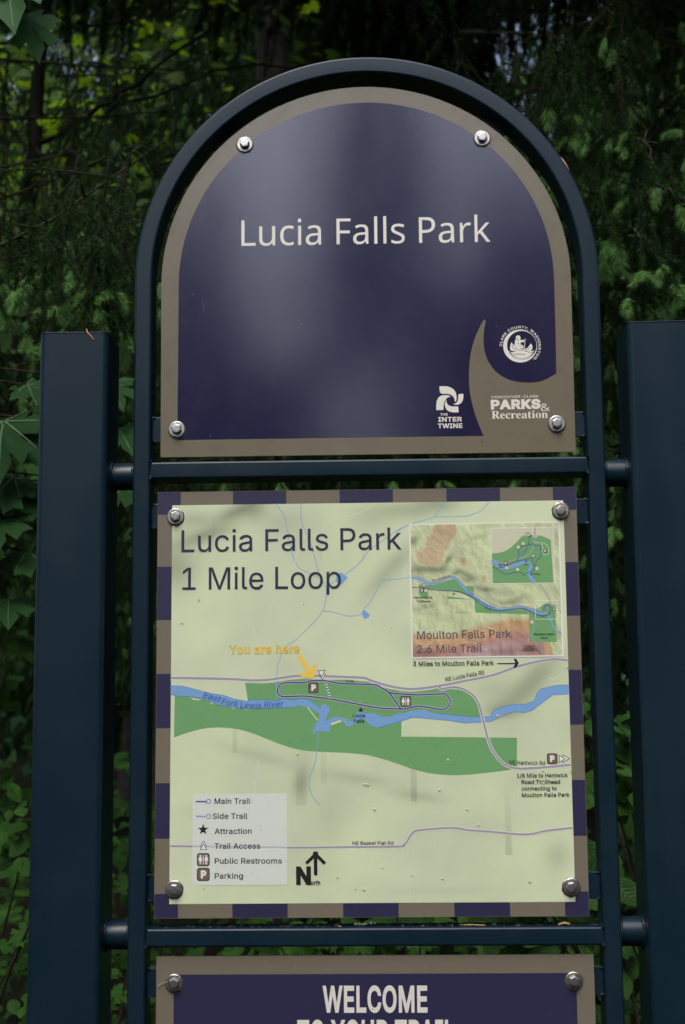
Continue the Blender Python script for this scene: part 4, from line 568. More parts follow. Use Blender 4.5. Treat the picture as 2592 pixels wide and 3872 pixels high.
def icon(c, s_, kind, P_=R2):
    og = P_.g; P_.g = ('i', c)
    sq(P_, c, s_, blk); sq(P_, c, s_*.88, brown if kind in 'PR' else beige)
    u, v = c; k = s_/40
    if kind == 'P': P_.text('icon', 'P', (u-8*k, v+13*k), (u+10*k, v+12.6*k), 26*k, white, bold=26)
    if kind == 'R':
        P_.line('icon', [(u, v-15*k), (u, v+15*k)], 2.2*k, white, False)
        for sx in (-1, 1):
            uc = u+sx*9.5*k; P_.disc('icon', (uc, v-12*k), 3.2*k, white, 12)
            b = [(-5,-8),(5,-8),(8,2),(6,3),(3.5,-3),(6,5),(3,5),(3,15),(.6,15),(.6,6),(-.6,6),(-.6,15),(-3,15),(-3,5),(-6,5),(-3.5,-3),(-6,3),(-8,2)] if sx < 0 else [(-6,-8),(6,-8),(7,3),(4.6,3),(3.8,-4),(3.8,15),(.6,15),(.6,4),(-.6,4),(-.6,15),(-3.8,15),(-3.8,-4),(-4.6,3),(-7,3)]
            P_.poly('icon', [(uc+a*k*.85, v+q_*k) for a, q_ in b], white)
    P_.g = og
icon(kC((1021,350))[0], 38, 'P'); icon(kD((249,466))[0], 39, 'R'); icon(kD((1272,866))[0], 39, 'P')
def tri(pts, P_=R2):
    og = P_.g; P_.g = ('t', pts[0]); P_.poly('icon', pts, blk); cx = sum(p[0] for p in pts)/3; cy = sum(p[1] for p in pts)/3
    P_.poly('icon', [(cx+(a-cx)*.74, cy+(b-cy)*.74) for a, b in pts], white); P_.g = og
tri(kC((1056,262),(1104,260),(1081,299))); tri(kC((1047,237),(1100,234),(1076,284)))
tri(kD((1345,836),(1345,896),(1397,864))); tri(kD((1319,838),(1319,896),(1366,867)))
LB = 'legend'; R2.g = 'leg'
x0_, z0_ = PP(*kE((312,745))[0]); x1_, z1_ = PP(*kE((980,95))[0]); cx_, cz_ = (x0_+x1_)/2, (z0_+z1_)/2
R2.poly(LB, [(cx_+a, cz_+b) for a, b in rrect((x1_-x0_)/2, (z1_-z0_)/2, .004, 4)], leg, True)
R2.line(LB, kE((314,469),(645,473),(978,476)), 6.5, lav, False)
for s_, x0, x1, y in (('Main Trail',470,723,170),('Side Trail',457,703,276),('Attraction',470,732,382),('Trail Access',470,793,487),('Public Restrooms',471,946,592),('Parking',471,672,698)):
    R2.g = None; R2.text('legend_lettering', s_, *kE((x0,y),(x1,y-1)), 21.5, blk, bold=8)
R2.g = 'leg'; R2.line(LB, kE((342,153),(414,153)), 5, vio, False, cap=True); R2.disc(LB, kE((428,152))[0], 9, vio); R2.disc(LB, kE((428,152))[0], 6.6, leg)
for k in range(5): R2.line(LB, kE((343+13.5*k,258),(350+13.5*k,258)), 6, vio, False)
R2.disc(LB, kE((428,257))[0], 9, vio); R2.disc(LB, kE((428,257))[0], 6.6, leg)
R2.star(LB, kE((390,350))[0], 21, blk)
R2.g = None
tri(kE((367,470),(418,470),(392,427))); tri(kE((365,493),(420,493),(392,447)))
icon(kE((391,563))[0], 47, 'R'); icon(kE((391,667))[0], 47, 'P')
R2.star('attraction_star', kC((1333,497))[0], 11.5, blk)
NA = 'north_arrow'; R2.g = 'na'
R2.line(NA, kE((1184,525),(1184,663)), 13, blk, False); R2.disc(NA, kE((1184,663))[0], 6.5, blk, 14)
R2.line(NA, kE((1126,581),(1190,518)), 12, blk, False, cap=True); R2.line(NA, kE((1178,518),(1242,582)), 12, blk, False, cap=True)
R2.text(NA, 'N', *kE((1047,743),(1152,742)), 71, blk, bold=22); R2.text(NA, 'orth', *kE((1150,742),(1217,741)), 17, blk, bold=14)
R2.g = None
R2.text('map_title', 'Lucia Falls Park', *kA((198,421),(1505,404)), 83, txt, bold=1)
R2.text('map_title', '1 Mile Loop', *kA((204,644),(1145,636)), 84, txt, bold=1)
ML = 'map_lettering'
R2.text(ML, 'You are here', *kC((465,128),(929,123)), 34.5, ochre, bold=13); R2.text(ML, 'You are here', *kC((467,127),(927,122)), 33.5, gold, bold=9)
R2.poly('here_arrow', kC((916,140),(920,131),(934,130),(940,134),(1005,232),(1016,200),(1024,194),(1038,197),(1040,206),(1027,284),(1018,290),(1008,288),(938,273),(931,264),(934,252),(944,250),(978,256)), gold)
R2.text(ML, '1 mi', *kC((1240,316),(1286,317)), 10.5, blk, bold=6)
R2.text(ML, 'Lucia', *kC((1281,544),(1361,544)), 13, blk, bold=8); R2.text(ML, 'Falls', *kC((1286,580),(1357,580)), 13, blk, bold=8)
for s_, a, b in (('East',(290,412),(400,446)),('Fork',(412,458),(520,476)),('Lewis',(537,483),(673,488)),('River',(694,482),(820,474))):
    R2.text(ML, s_, *kC(a, b), 22.5, dblue, slant=.22, bold=2)
R2.text(ML, '3 Miles to Moulton Falls Park', *kD((301,221),(865,215)), 18.3, blk, bold=8)
R2.line(ML, kD((889,202),(1018,201)), 3.6, blk, False); R2.poly(ML, kD((1003,168),(1022,170),(1038,200),(1018,230),(1000,229),(1015,200)), blk)
R2.text(ML, 'NE Lucia Falls Rd', *kD((529,327),(797,277)), 15.5, blk, bold=3)
R2.text(ML, 'NE Hantwick Rd', *kD((973,905),(1221,911)), 15.5, blk, bold=3)
R2.text(ML, 'NE Basket Flat Rd', *kF((53,384),(295,384)), 13, blk, bold=3)
for s_, a, b in (('1/8 Mile to Hantwick',(127,93),(563,88)),('Road Trailhead',(166,148),(497,145)),('connecting to',(168,204),(468,201)),('Moulton Falls Park',(169,260),(578,256))):
    R2.text(ML, s_, *kQ(a, b), 15, blk, bold=8)
# the inset map
IN = 'inset_frame'
R2.poly(IN, kB((107,183),(1383,162),(1418,1305),(128,1323)), white)
ic = [PP(*p) for p in kB((119,191),(1372,171),(1405,1294),(140,1311))]
def inset_ink(s_, t_):
    h = fbm(s_*1.25, t_, 5, 21, 5); hx = np.gradient(h, axis=1)*s_.shape[1]; hy = np.gradient(h, axis=0)*s_.shape[0]
    sh = np.clip(.92-.024*hx+.024*hy, .5, 1.12)
    def blob(cs, ct, rs, rt, k, ang=0):
        nonlocal sh
        a = rad(ang); x = (s_-cs)*math.cos(a)+(t_-ct)*math.sin(a); y = -(s_-cs)*math.sin(a)+(t_-ct)*math.cos(a); sh = sh*(1-k*np.exp(-(x/rs)**2-(y/rt)**2))
    for b in ((.06,.34,.1,.03,.5,0),(.17,.345,.08,.025,.5,5),(.25,.27,.05,.02,.6,-55),(.22,.33,.03,.03,.4,0),(.36,.38,.06,.02,.5,25),(.30,.37,.04,.02,.4,-30),(.39,.42,.05,.025,.45,0),(.50,.5,.06,.02,.55,0),(.45,.48,.03,.02,.3,0),
              (.66,.60,.09,.022,.45,0),(.72,.57,.05,.02,.3,-20),(.10,.62,.07,.02,.35,-15),(.33,.67,.05,.01,.25,0),(.02,.12,.05,.03,.5,-50),(.62,.53,.1,.03,.2,0),(.45,.10,.1,.02,.2,-20),(.07,.97,.1,.04,.35,0),(.62,.97,.1,.03,.35,0),(.8,.95,.06,.03,.4,0),(.45,.77,.04,.03,.15,0),(.97,.85,.03,.04,.3,0)):
        blob(*b)
    base = np.stack([.60+0*s_, .68+0*s_, .40+0*s_], -1)
    org = np.array([.58,.38,.20]); pink = np.array([.50,.28,.235])
    def mixc(c, w_): 
        nonlocal base
        base = base*(1-w_[..., None])+c*w_[..., None]
    e_ = .74+.05*fbm(s_, t_*0, 6, 5)+.06*np.sin(s_*5+1)
    mixc(org, np.clip((t_-e_)/.04, 0, 1)*(s_ < .9+.2*(t_-.8))); mixc(pink, np.clip((t_-e_-.10)/.04, 0, 1)*(s_ < .88))
    mixc(np.array([.50,.36,.36]), np.clip((t_-e_-.15)/.05, 0, 1)*np.exp(-((s_-.48)/.25)**2))
    d1 = np.minimum.reduce([((s_-.23)/.085)**2+((t_-.05)/.08)**2, ((s_-.19)/.085)**2+((t_-.14)/.08)**2, ((s_-.13)/.10)**2+((t_-.23)/.07)**2, ((s_-.10)/.06)**2+((t_-.26)/.04)**2, ((s_-.17)/.05)**2+((t_-.26)/.05)**2, ((s_-.355)/.022)**2+((t_-.285)/.035)**2, ((s_-.49)/.015)**2+((t_-.42)/.03)**2, ((s_-.26)/.05)**2+((t_-.02)/.03)**2])
    mixc(np.array([.56,.45,.27]), np.clip((1.15-d1-.3*(fbm(s_, t_, 12, 2)-.5))/.4, 0, 1))
    for cs, t0, t1 in ((.17,.55,.72),(.30,.6,.68),(.24,.5,.6),(.39,.55,.62),(.05,.72,.8),(.46,.75,.95),(.53,.8,1),(.59,.74,1),(.12,.75,.85),(.34,.72,.85),(.66,.7,1)):
        sh = np.where((np.abs(s_-cs) < .0035) & (t_ > t0) & (t_ < t1), sh*.78, sh)
    return base*sh[..., None]
me = colgrid('inset_relief', R2, ic, 190, 170, inset_ink, relief); link('inset_relief', me, P2)
IM = 'inset_map'; R2.g = 'im'
R2.poly(IM, kH((380,1082),(640,1086),(720,1055),(800,1030),(860,1005),(940,985),(1000,995),(1080,1060),(1150,1105),(1310,1105),(1313,1320),(1180,1260),(1080,1218),(960,1195),(760,1172),(560,1150),(380,1135)), green)
R2.poly(IM, kH((380,1150),(535,1160),(533,1340),(480,1320),(430,1290),(385,1250)), green); R2.poly(IM, kH((870,1275),(1290,1332),(870,1320)), green)
R2.poly(IM, kB((660,812),(668,935),(1100,948),(1122,950),(1130,1182),(1358,1183),(1345,880),(1300,850),(1250,860),(1200,900),(1130,900),(1060,905),(900,915),(800,900),(720,860)), green)
for L in (kB((160,195),(200,240),(250,300),(230,400),(180,420),(270,370),(330,400),(400,410)),kB((520,195),(555,240),(510,270),(530,330),(460,330),(430,420)),kB((540,370),(655,370),(655,480),(720,490),(800,560)),kB((290,1080),(420,1060),(500,1100),(440,1160)),kB((150,1150),(230,1230),(330,1160),(400,1220)),kB((590,1180),(680,1200),(770,1255)),kB((440,640),(460,620)),kB((140,790),(260,840),(280,900),(380,930)),kB((730,1040),(850,1090),(900,1150)),kB((660,740),(760,800),(850,790))):
    R2.line(IM, L, 1.6, thin)
riv = kB((127,640),(190,648),(230,665),(280,690),(340,680),(420,645),(470,635),(520,660),(560,710),(620,775),(700,830),(780,880),(860,905),(950,905),(1060,888),(1110,895),(1180,930),(1230,945),(1282,932))
R2.line(IM, riv, 8.5, blue); R2.line(IM, kB((1283,950),(1310,1000),(1325,1050),(1350,1080),(1399,1108)), 5.5, blue)
for L in (kB((127,622),(190,630),(240,650),(300,682),(380,655),(460,628),(520,645),(600,735),(720,810),(850,880),(950,890),(1060,876),(1180,905),(1250,890),(1300,870),(1302,830),(1270,770),(1210,692)), kB((1300,870),(1340,865),(1365,890),(1395,935)), kB((1120,930),(1135,975),(1170,1000),(1160,1080),(1150,1140),(1180,1190),(1230,1240),(1240,1285))):
    R2.line(IM, L, 3.2, grey)
for L in (kB((131,722),(185,722),(350,745),(520,755),(600,785),(660,820),(700,850),(800,905),(900,915),(1060,898),(1120,915),(1200,955),(1280,955),(1310,900),(1290,875),(1255,880),(1250,915)),): R2.line(IM, L, 3, vio)
for a, b in (((1175,830),(1365,830)),((1365,830),(1370,988)),((1370,988),(1180,990)),((1180,990),(1175,830))): R2.line(IM, kB(a, b), 1.6, white, False)
for c, s_, k in (((232,703),14,'R'),((218,747),14,'P'),((250,747),14,'T'),((1148,1013),15,'T'),((1337,908),12,'P')): icon(kB(c)[0], s_, k)
for c in ((187,752),(281,748)): tri(kB((c[0]-9,c[1]+8),(c[0]+9,c[1]+8),(c[0],c[1]-10)))
for c in ((1127,888),(1214,916),(1350,884)): tri(kB((c[0]-10,c[1]-9),(c[0]+10,c[1]-9),(c[0],c[1]+10)))
R2.star(IM, kB((485,777))[0], 6.2, blk)
IT = 'inset_lettering'; R2.g = None
R2.text(IT, 'Moulton Falls Park', *kB((175,1160),(974,1145)), 31, slate, bold=2); R2.text(IT, '2.6 Mile Trail', *kB((175,1277),(724,1268)), 30, slate, bold=2)
for s_, a, b, c_, bo in (('Hantwick Rd.',(146,816),(310,815),9,12),('Trailhead',(170,848),(288,847),9,12),('Moulton Falls',(1164,1126),(1335,1125),8.5,12),('Park',(1223,1158),(1280,1158),8.5,12),('7 Miles to',(1087,1223),(1172,1222),6,10),('Cold Creek',(1080,1241),(1172,1240),6,10),('Campground',(1063,1258),(1174,1257),6,10),('2.1 mi',(750,903),(800,918),6,6),('.5 mi',(1216,976),(1256,973),6,6),('NE Lucia Falls Rd',(306,671),(455,627),7,6)):
    R2.text(IT, s_, *kB(a, b), c_, blk, bold=bo)
for s_, a, b in (('East',(608,783),(655,806)),('Fork',(662,812),(706,838)),('Lewis',(714,845),(772,878)),('River',(782,882),(838,900))): R2.text(IT, s_, *kB(a, b), 7.5, dblue, slant=.2, bold=5)
R2.g = 'im'; R2.line(IM, kB((1180,1238),(1222,1282)), 2, blk, False)
# smaller inset in its corner
R2.g = 'si'
R2.poly('small_inset', kI((80,130),(1245,115),(1275,1150),(110,1168)), white); R2.poly('small_inset', kI((90,140),(1238,124),(1266,1142),(118,1158)), beige)
SI = 'small_inset'; R2.g = 'si'
R2.poly(SI, kI((102,600),(180,597),(250,588),(330,565),(400,530),(465,482),(520,430),(565,390),(600,350),(655,285),(790,285),(830,270),(870,300),(930,318),(945,265),(1030,280),(1120,315),(1195,350),(1215,700),(1245,1140),(118,1155)), green)
R2.line(SI, kI((92,755),(150,765),(195,800),(230,850),(280,872),(330,875),(450,850),(600,800),(700,765),(770,775),(815,820),(820,870),(790,950),(810,1030),(860,1100),(905,1142)), 12, blue)
R2.line(SI, kI((905,125),(900,250),(885,400),(850,540),(770,640),(600,700),(450,750),(300,775),(180,740),(104,700)), 4.5, grey)
R2.line(SI, kI((890,400),(1000,405),(1100,430),(1150,500),(1150,600),(1090,625),(1040,590),(1050,500),(1020,430)), 2, thin)
for L in (kI((690,275),(780,280),(798,300),(780,435),(720,460),(660,475),(595,545),(605,640),(580,700),(585,745)), kI((780,435),(830,455),(835,425),(890,435),(910,470),(970,450),(1005,470),(1010,650),(930,740),(915,810),(890,850),(880,900),(840,940),(745,965),(712,1010),(650,960),(580,945),(480,965),(390,985),(310,970),(200,890),(115,858)), kI((290,830),(400,825),(440,790),(585,745),(640,740),(740,710),(800,690),(845,700),(880,830))):
    R2.line(SI, L, 2.4, vio)
for c in ((828,275),(255,817),(738,750),(835,985)): R2.star(SI, kI(c)[0], 6, blk)
R2.g = None
for c, k in (((685,420),'T'),((592,485),'T'),((870,647),'R'),((938,880),'T'),((580,900),'T'),((380,870),'T'),((1092,558),'P'),((358,785),'P')): icon(kI(c)[0], 14, k)
for s_, a, b in (('Falls',(728,246),(815,246)),('Falls',(228,876),(315,876)),('Falls',(700,819),(788,819)),('Bridge',(878,1000),(1000,1000))): R2.text(IT, s_, *kI(a, b), 6, blk, bold=12)
R2.text(IT, 'Big Tree Creek', *kI((655,650),(780,500)), 6, dblue, slant=.2, bold=4)
# paint blisters standing up from the print
rb = random.Random(4)
mbb = MB(); relief2 = mat("blister_print", (.60,.69,.39), .4)
for k in range(44):
    u, v = rb.uniform(660, 2160), rb.uniform(1930, 3400)
    if rb.random() < .6: u, v = rb.uniform(1300, 2160), rb.uniform(2850, 3400)
    if (720 < u < 1090 and 2990 < v < 3350): continue
    x, z = PP(u, v); r = rb.uniform(.0006, .0021); n = 10; vs = [(x, R2.y-r*.16, z)]
    for q_, hh in ((.55, .12), (1, 0)):
        vs += [(x+r*q_*math.cos(2*math.pi*i/n), R2.y-r*hh, z+r*q_*math.sin(2*math.pi*i/n)) for i in range(n)]
    mbb.add(vs, [(0, 1+i, 1+(i+1) % n) for i in range(n)]+[(1+i, 1+n+i, 1+n+(i+1) % n, 1+(i+1) % n) for i in range(n)], relief2, True)
bo_ = sub(mbb, 'print_blisters', P2); bo_['kind'] = 'stuff'
R2.finish(P2)
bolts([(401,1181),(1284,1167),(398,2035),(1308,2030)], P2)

# ---- panel 3: the welcome panel
t3 = (PP(591.8,3615.3)[1]+PP(2245.6,3611.4)[1])/2; b3 = t3-.612
P3 = plate([(-.306,b3),(.309,b3),(.309,t3),(-.306,t3)], 'welcome_panel', kh2, 'purple welcome panel with khaki border, cut off by the picture edge')
R3 = Print(PYF-.00002); a = PP(658,3685.7); b = PP(2180,3681)
rect(R3, 'printed_ground', a[0], b[0], b3+.027, (a[1]+b[1])/2, pu2)
R3.text('welcome_lettering', 'WELCOME', (1220.7, 3831), (1618, 3830.5), 102.5, cream, bold=13)
R3.text('welcome_lettering', 'TO YOUR TRAIL', (1125, 3961), (1722, 3960), 103, cream, bold=13)
R3.finish(P3)
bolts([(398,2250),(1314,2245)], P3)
for x in (-.279, .281):
    u_ = None
    mb = MB(); lathe(mb, [(.0045,0),(.0118,0),(.0123,.0006),(.0121,.0018),(.0112,.0023),(.0045,.0023)], (x, PYF, b3+.03), inox, 24); sub(mb, 'washer', P3)
    mb = MB(); tube(mb, [(x, PYF-.002, b3+.03), (x, PYF-.009, b3+.03)], .0078, inox, 6); sub(mb, 'bolt_head', P3)

# ---- litter lying on the sign
needle_m = mat('dry_needle', (.42, .24, .10), .6); lich = mat('lichen_crumb', (.38, .38, .33), .9)
def litter(name, pts, r, M, label, cat, group=None):
    mb = MB(); tube(mb, pts, r, M, 6); o = mb.build(name); tag(o, label, cat, group); return o
a = AT(199, 757, PY0-.0012); b = AT(215, 777, PY0-.0012)
litter('dry_needle', [AT(198,755,PY0+.002)+Vector((0,0,.002)), AT(200,760,PY0-.001), (a+b)/2, b], .0009, needle_m, 'dry orange conifer needle hanging over the front edge of the left post top', 'needle')
litter('dry_needle', [AT(1279,1146,.0015), AT(1287,1155,.0008), AT(1296,1168,.001), AT(1300,1180,.002)], .0006, needle_m, 'thin brown needle curved across the upper right bolt of the map panel', 'needle')
litter('dry_needle', [AT(384,2247,.007), AT(372,2250,.0075), AT(361,2257,.008)], .0005, needle_m, 'dry needle stuck at the upper left bolt of the welcome panel', 'needle')
rr = random.Random(3)
mb = MB()
for k in range(260):
    x = rr.uniform(-.31, .31); y = rr.uniform(.012, .046); z = Z2+.0004; r = rr.uniform(.0003, .0011)
    tube(mb, [(x, y, z), (x+rr.uniform(-.006,.006), y+rr.uniform(-.003,.003), z+.0006)], r, dirt if rr.random() < .88 else needle_m, 4)
o = mb.build('needle_litter'); o['kind'] = 'stuff'; tag(o, 'line of brown dirt and needle bits lying along the lower crossbar', 'litter')
mb = MB()
for k in range(16):
    c = AT(rr.gauss(835, 14), 2120, .02); c.z = Z2+.002+abs(rr.gauss(0, .001)); r = rr.uniform(.001, .0026)
    tube(mb, [c, c+Vector((rr.uniform(-.003,.003), 0, .001))], r, lich, 5)
tag(mb.build('lichen_crumbs'), 'pale crumbled lichen clump lying on the middle of the lower crossbar', 'lichen')
tag((lambda m_: (tube(m_, [(.123,.02,Z2+.0012),(.14,.012,Z2+.002),(.158,.014,Z2+.001)], .0009, needle_m, 5), m_.build('dry_needle'))[1])(MB()), 'long dry needle lying on the lower crossbar right of the lichen crumbs', 'needle')
tag((lambda m_: (tube(m_, [(.262,.016,Z2+.0012),(.270,.012,Z2+.004),(.277,.014,Z2+.002)], .0016, needle_m, 5), m_.build('bud_scale'))[1])(MB()), 'curled reddish brown bud scale at the right end of the lower crossbar', 'bud scale')
# small spots and scars on paint
mb = MB()
for k in range(90):
    s_ = rr.choice((-1, 1))
    if rr.random() < .5: x = C0.x+s_*(rc+rr.uniform(-.009,.009)); z = rr.uniform(.95, 2.0); y = -.0001
    else: x = (-.43 if s_ < 0 else .43)+rr.uniform(-.038,.038); z = rr.uniform(.95, 1.93); y = PY0-.0001
    r = rr.uniform(.0003, .0009); n = 6
    mb.add([(x+r*math.cos(i), y, z+r*math.sin(i)*rr.uniform(.6,1.6)) for i in np.linspace(0, 2*math.pi, n, endpoint=False)], [tuple(range(n))], dirt)
o = sub(mb, 'paint_specks', SIGN); o['kind'] = 'stuff'
# pollen specks, droppings and little scratches on the three panels
pale = mat('pale_speck', (.16, .17, .20), .8); dark_s = mat('dark_speck', (.03, .028, .02), .8)
for P_, R_, x0, x1, z0, z1, N in ((P1, R1, -.29, .29, 1.79, 2.31, 90), (P2, R2, -.3, .3, 1.13, 1.72, 12), (P3, R3, -.29, .29, .93, 1.05, 16)):
    mb = MB(); y = R_.y-.00002
    for k in range(N):
        x, z = rr.uniform(x0, x1), rr.uniform(z0, z1)
        if math.hypot(x, max(0, z-2.043)) > .30: continue
        r = abs(rr.gauss(0, .0003))+.0002; st_ = rr.uniform(.7, 2.4); n = 7; M_ = pale if rr.random() < .25 and P_ is not P2 else dark_s
        mb.add([(x+r*math.cos(i)*rr.uniform(.6, 1.2), y, z+r*st_*math.sin(i)) for i in np.linspace(0, 2*math.pi, n, endpoint=False)], [tuple(range(n))], M_)
    for k in range(3 if P_ is P2 else 1):   # hair scratches
        x, z = rr.uniform(x0, x1), rr.uniform(z0, z1-.05); a_ = rr.gauss(1.5, .25); l = rr.uniform(.01, .05); w_ = .00018
        if math.hypot(x, max(0, z-2.043)) > .25: continue
        mb.add([(x-w_, y, z), (x+w_, y, z), (x+l*math.cos(a_), y, z+l*math.sin(a_))], [(0, 1, 2)], pale if P_ is not P2 else ochre)
    o = sub(mb, 'specks', P_); o['kind'] = 'stuff'
# moss film and water marks run down from the arch over the khaki rim
mb = MB(); y = R1.y-.00001
for k in range(70):
    a_ = rad(rr.uniform(15, 165)); r_ = .3065-abs(rr.gauss(0, .004)); x = r_*math.cos(a_); z = 2.043+r_*math.sin(a_); l = rr.uniform(.002, .012); w_ = rr.uniform(.0003, .0012)
    mb.add([(x-w_, y, z), (x-w_*.4, y, z-l*.7), (x, y, z-l), (x+w_*.5, y, z-l*.6), (x+w_, y, z)], [(0, 1, 2, 3, 4)], khaki_d)
o = sub(mb, 'water_marks', P1); o['kind'] = 'stuff'
bare = mat('bare_metal_chip', (.35, .22, .17), .5)
u0 = Vector((1322*1., 0)); 
mb = MB(); pts = []
for k in range(7):
    t = k/6; ang = rad(31.5-4.2*t); pts.append((C0.x+(RO-.0006)*math.cos(ang), -.0002+.0006, C0.z+(RO-.0006)*math.sin(ang)))
tube(mb, pts, [.0002, .0013, .0018, .0018, .0016, .001, .0002], bare, 6); sub(mb, 'paint_chip', SIGN)

# ================================================================== GROUND
soil = mat('forest_soil', (.008, .0065, .004), .95, 0, .05, bump=(9, .8, .03), var=(3, (.012, .022, .006), .8))
mb = MB(); n = 48
vs = []; R_ = 90
def gz(x, y): return .05*noise.noise(Vector((x*.35, y*.35, 0))) + (.02*max(0, y-2)) + .0
g1 = [-140, -60, -30, -16] + [k*.9 for k in range(-12, 14)] + [16, 30, 60, 140]
for y in g1:
    for x in g1: vs.append((x, y, gz(x, y) if abs(x) < 20 and abs(y) < 20 else gz(x, y)))
n = len(g1); mb.add(vs, [(j*n+i, j*n+i+1, (j+1)*n+i+1, (j+1)*n+i) for j in range(n-1) for i in range(n-1)], soil, True)
o = mb.build('ground'); o['kind'] = 'structure'

# ================================================================== FOLIAGE MATERIALS
needle_d = leafmat('spruce_needles', (.016, .044, .012), (.028, .064, .020), (.03, .08, .02), .7, .15, .06)
needle_n = leafmat('new_spruce_growth', (.115, .27, .07), (.165, .34, .10), (.18, .38, .08), .5, .25, .3)
maple_l = leafmat('maple_leaf', (.035, .095, .012), (.07, .15, .016), (.20, .36, .012), .5, .5, .2)
maple_near = leafmat('near_maple_leaf', (.028, .085, .030), (.036, .10, .034), (.07, .20, .03), .6, .3, .12)
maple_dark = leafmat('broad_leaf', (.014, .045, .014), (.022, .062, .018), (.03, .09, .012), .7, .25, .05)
berry_l = leafmat('shrub_leaf', (.016, .058, .009), (.036, .100, .014), (.05, .14, .010), .7, .3, .12)
vein_m = mat('leaf_vein', (.05, .11, .04), .6)
far_l = leafmat('far_needles', (.011, .027, .008), (.018, .038, .010), (.02, .045, .010), .8, .15, .05)
dbark = mat('dark_maple_bark', (.012, .011, .009), .9, 0, .05)
bark = mat('bark', (.030, .025, .020), .9, 0, .2, bump=(30, .8, .01), var=(8, (.07, .075, .055), .6))
twig_m = mat('twig_bark', (.024, .016, .011), .8, 0, .2)
weathered = mat('weathered_bough', (.075, .065, .045), .9, 0, .1, bump=(60, .8, .004))
lichen = mat('lichen_twig', (.12, .125, .09), .95, 0, .1)

rs = np.random.RandomState(5)
def unit(v): return v/np.maximum(np.linalg.norm(v, axis=-1, keepdims=True), 1e-9)
def needle_tris(path, dens, ln, wd, lean, jit=.35):
    """needles round a twig: path (k,3); dens per metre; returns (N*3,3) corners"""
    path = np.asarray(path, float); seg = np.diff(path, axis=0); L = np.linalg.norm(seg, axis=1); n = max(3, int(L.sum()*dens))
    c = np.concatenate([[0], np.cumsum(L)]); t = rs.rand(n)*c[-1]; i = np.clip(np.searchsorted(c, t)-1, 0, len(seg)-1)
    f = (t-c[i])/np.maximum(L[i], 1e-9); P = path[i]+seg[i]*f[:, None]; D = unit(seg[i])
    a = unit(rs.randn(n, 3)); a = unit(a-(a*D).sum(1, keepdims=True)*D)
    d = unit(a*math.sin(lean)+D*math.cos(lean)+rs.randn(n, 3)*jit*.3)
    l = ln*(.75+.5*rs.rand(n))*np.minimum(1, .55+(c[-1]-t)/(ln*2)); sd = unit(np.cross(d, rs.randn(n, 3)))*wd/2
    return np.stack([P+sd, P-sd, P+d*l[:, None]], 1).reshape(-1, 3)
def npmesh(name, parts, extra=None):
    """parts: list of (tri corner array, material); extra: MB with woody pieces"""
    V = []; mats = []; idx = []; nv = 0
    for A, M in parts:
        if M not in mats: mats.append(M)
        V.append(A); idx += [mats.index(M)]*(len(A)//3)
    V = np.concatenate(V) if V else np.zeros((0,3)); nt = len(V)//3
    vs = V.tolist(); fs = np.arange(nt*3).reshape(-1,3).tolist(); sm = [False]*nt
    if extra:
        o = len(vs); vs += [tuple(v) for v in extra.v]
        for f, m_ in zip(extra.f, extra.m):
            M = extra.mats[m_]
            if M not in mats: mats.append(M)
            fs.append([k+o for k in f]); idx.append(mats.index(M)); sm.append(True)
    me = bpy.data.meshes.new(name); me.from_pydata(vs, [], fs)
    for M in mats: me.materials.append(M)
    me.polygons.foreach_set('material_index', idx); me.polygons.foreach_set('use_smooth', sm); me.update(); return me
def bend(p0, d, L, k, sag=0., wob=.06):
    pts = [np.array(p0, float)]; d = np.array(d, float); d = d/np.linalg.norm(d)
    for i in range(k):
        d = d+np.array([0, 0, -sag/k])+rs.randn(3)*wob; d = d/np.linalg.norm(d); pts.append(pts[-1]+d*L/k)
    return np.array(pts)
# a new shoot, hanging, 4-5 cm
def shoot_mesh(L=.045, w=.017):
    p = bend((0,0,0), (rs.randn()*.15, rs.randn()*.15, -1), L*.8, 4, 0, .06)
    return npmesh('new_shoot', [(needle_tris(p, 3600, w*1.25, .0017, .6, .6), needle_n)])
SHOOTS = [shoot_mesh(*a) for a in ((.045,.015),(.055,.017),(.038,.014),(.062,.018))]
# hanging branchlets, with lists of tip positions where new shoots grow
def branchlet(L, baked):
    main = bend((0,0,0), (rs.randn()*.12, rs.randn()*.12, -1), L, 9, .15, .05); A = []; tips = [(main[-1], unit(main[-1]-main[-2]))]
    N = [needle_tris(main, 1500, .013, .0016, .95)]; mbx = MB(); tube(mbx, main.tolist(), np.linspace(.0032, .0010, len(main)), twig_m, 5, False)
    k = int(L/.020)
    for j in range(k):
        t = .12+.86*j/k; i = min(int(t*9), 8); P = main[i]+(main[i+1]-main[i])*(t*9-i); D = unit(main[i+1]-main[i])
        a = rs.rand()*6.283; s_ = np.array([math.cos(a), math.sin(a)*.8, 0]); l = (.06+.09*rs.rand())*(1.2-t*.6)
        tw = bend(P, s_*.75+D*.7, l, 4, .5, .08); N.append(needle_tris(tw, 1500, .0125, .0016, .9))
        tube(mbx, tw.tolist(), [.0014]*5, twig_m, 3, False)
        if rs.rand() < .16 or (t > .6 and rs.rand() < .40): tips.append((tw[-1], unit(tw[-1]-tw[-2])))
    parts = [(np.concatenate(N), needle_d)]
    if baked:
        for P, D in tips+tips[::2]:
            D = unit(D+np.array([0,0,-.8])+rs.randn(3)*.3); q = np.stack([P+D*x for x in np.linspace(0, .026+.018*rs.rand(), 4)])
            parts.append((needle_tris(q, 2600, .017, .0022, .52, .5), needle_n))
    return npmesh('branchlet', parts, mbx), tips
BAKED = [branchlet(L, True) for L in (.32, .42, .5, .36, .46)]
PLAIN = [branchlet(L, False) for L in (.32, .42, .5, .38)]
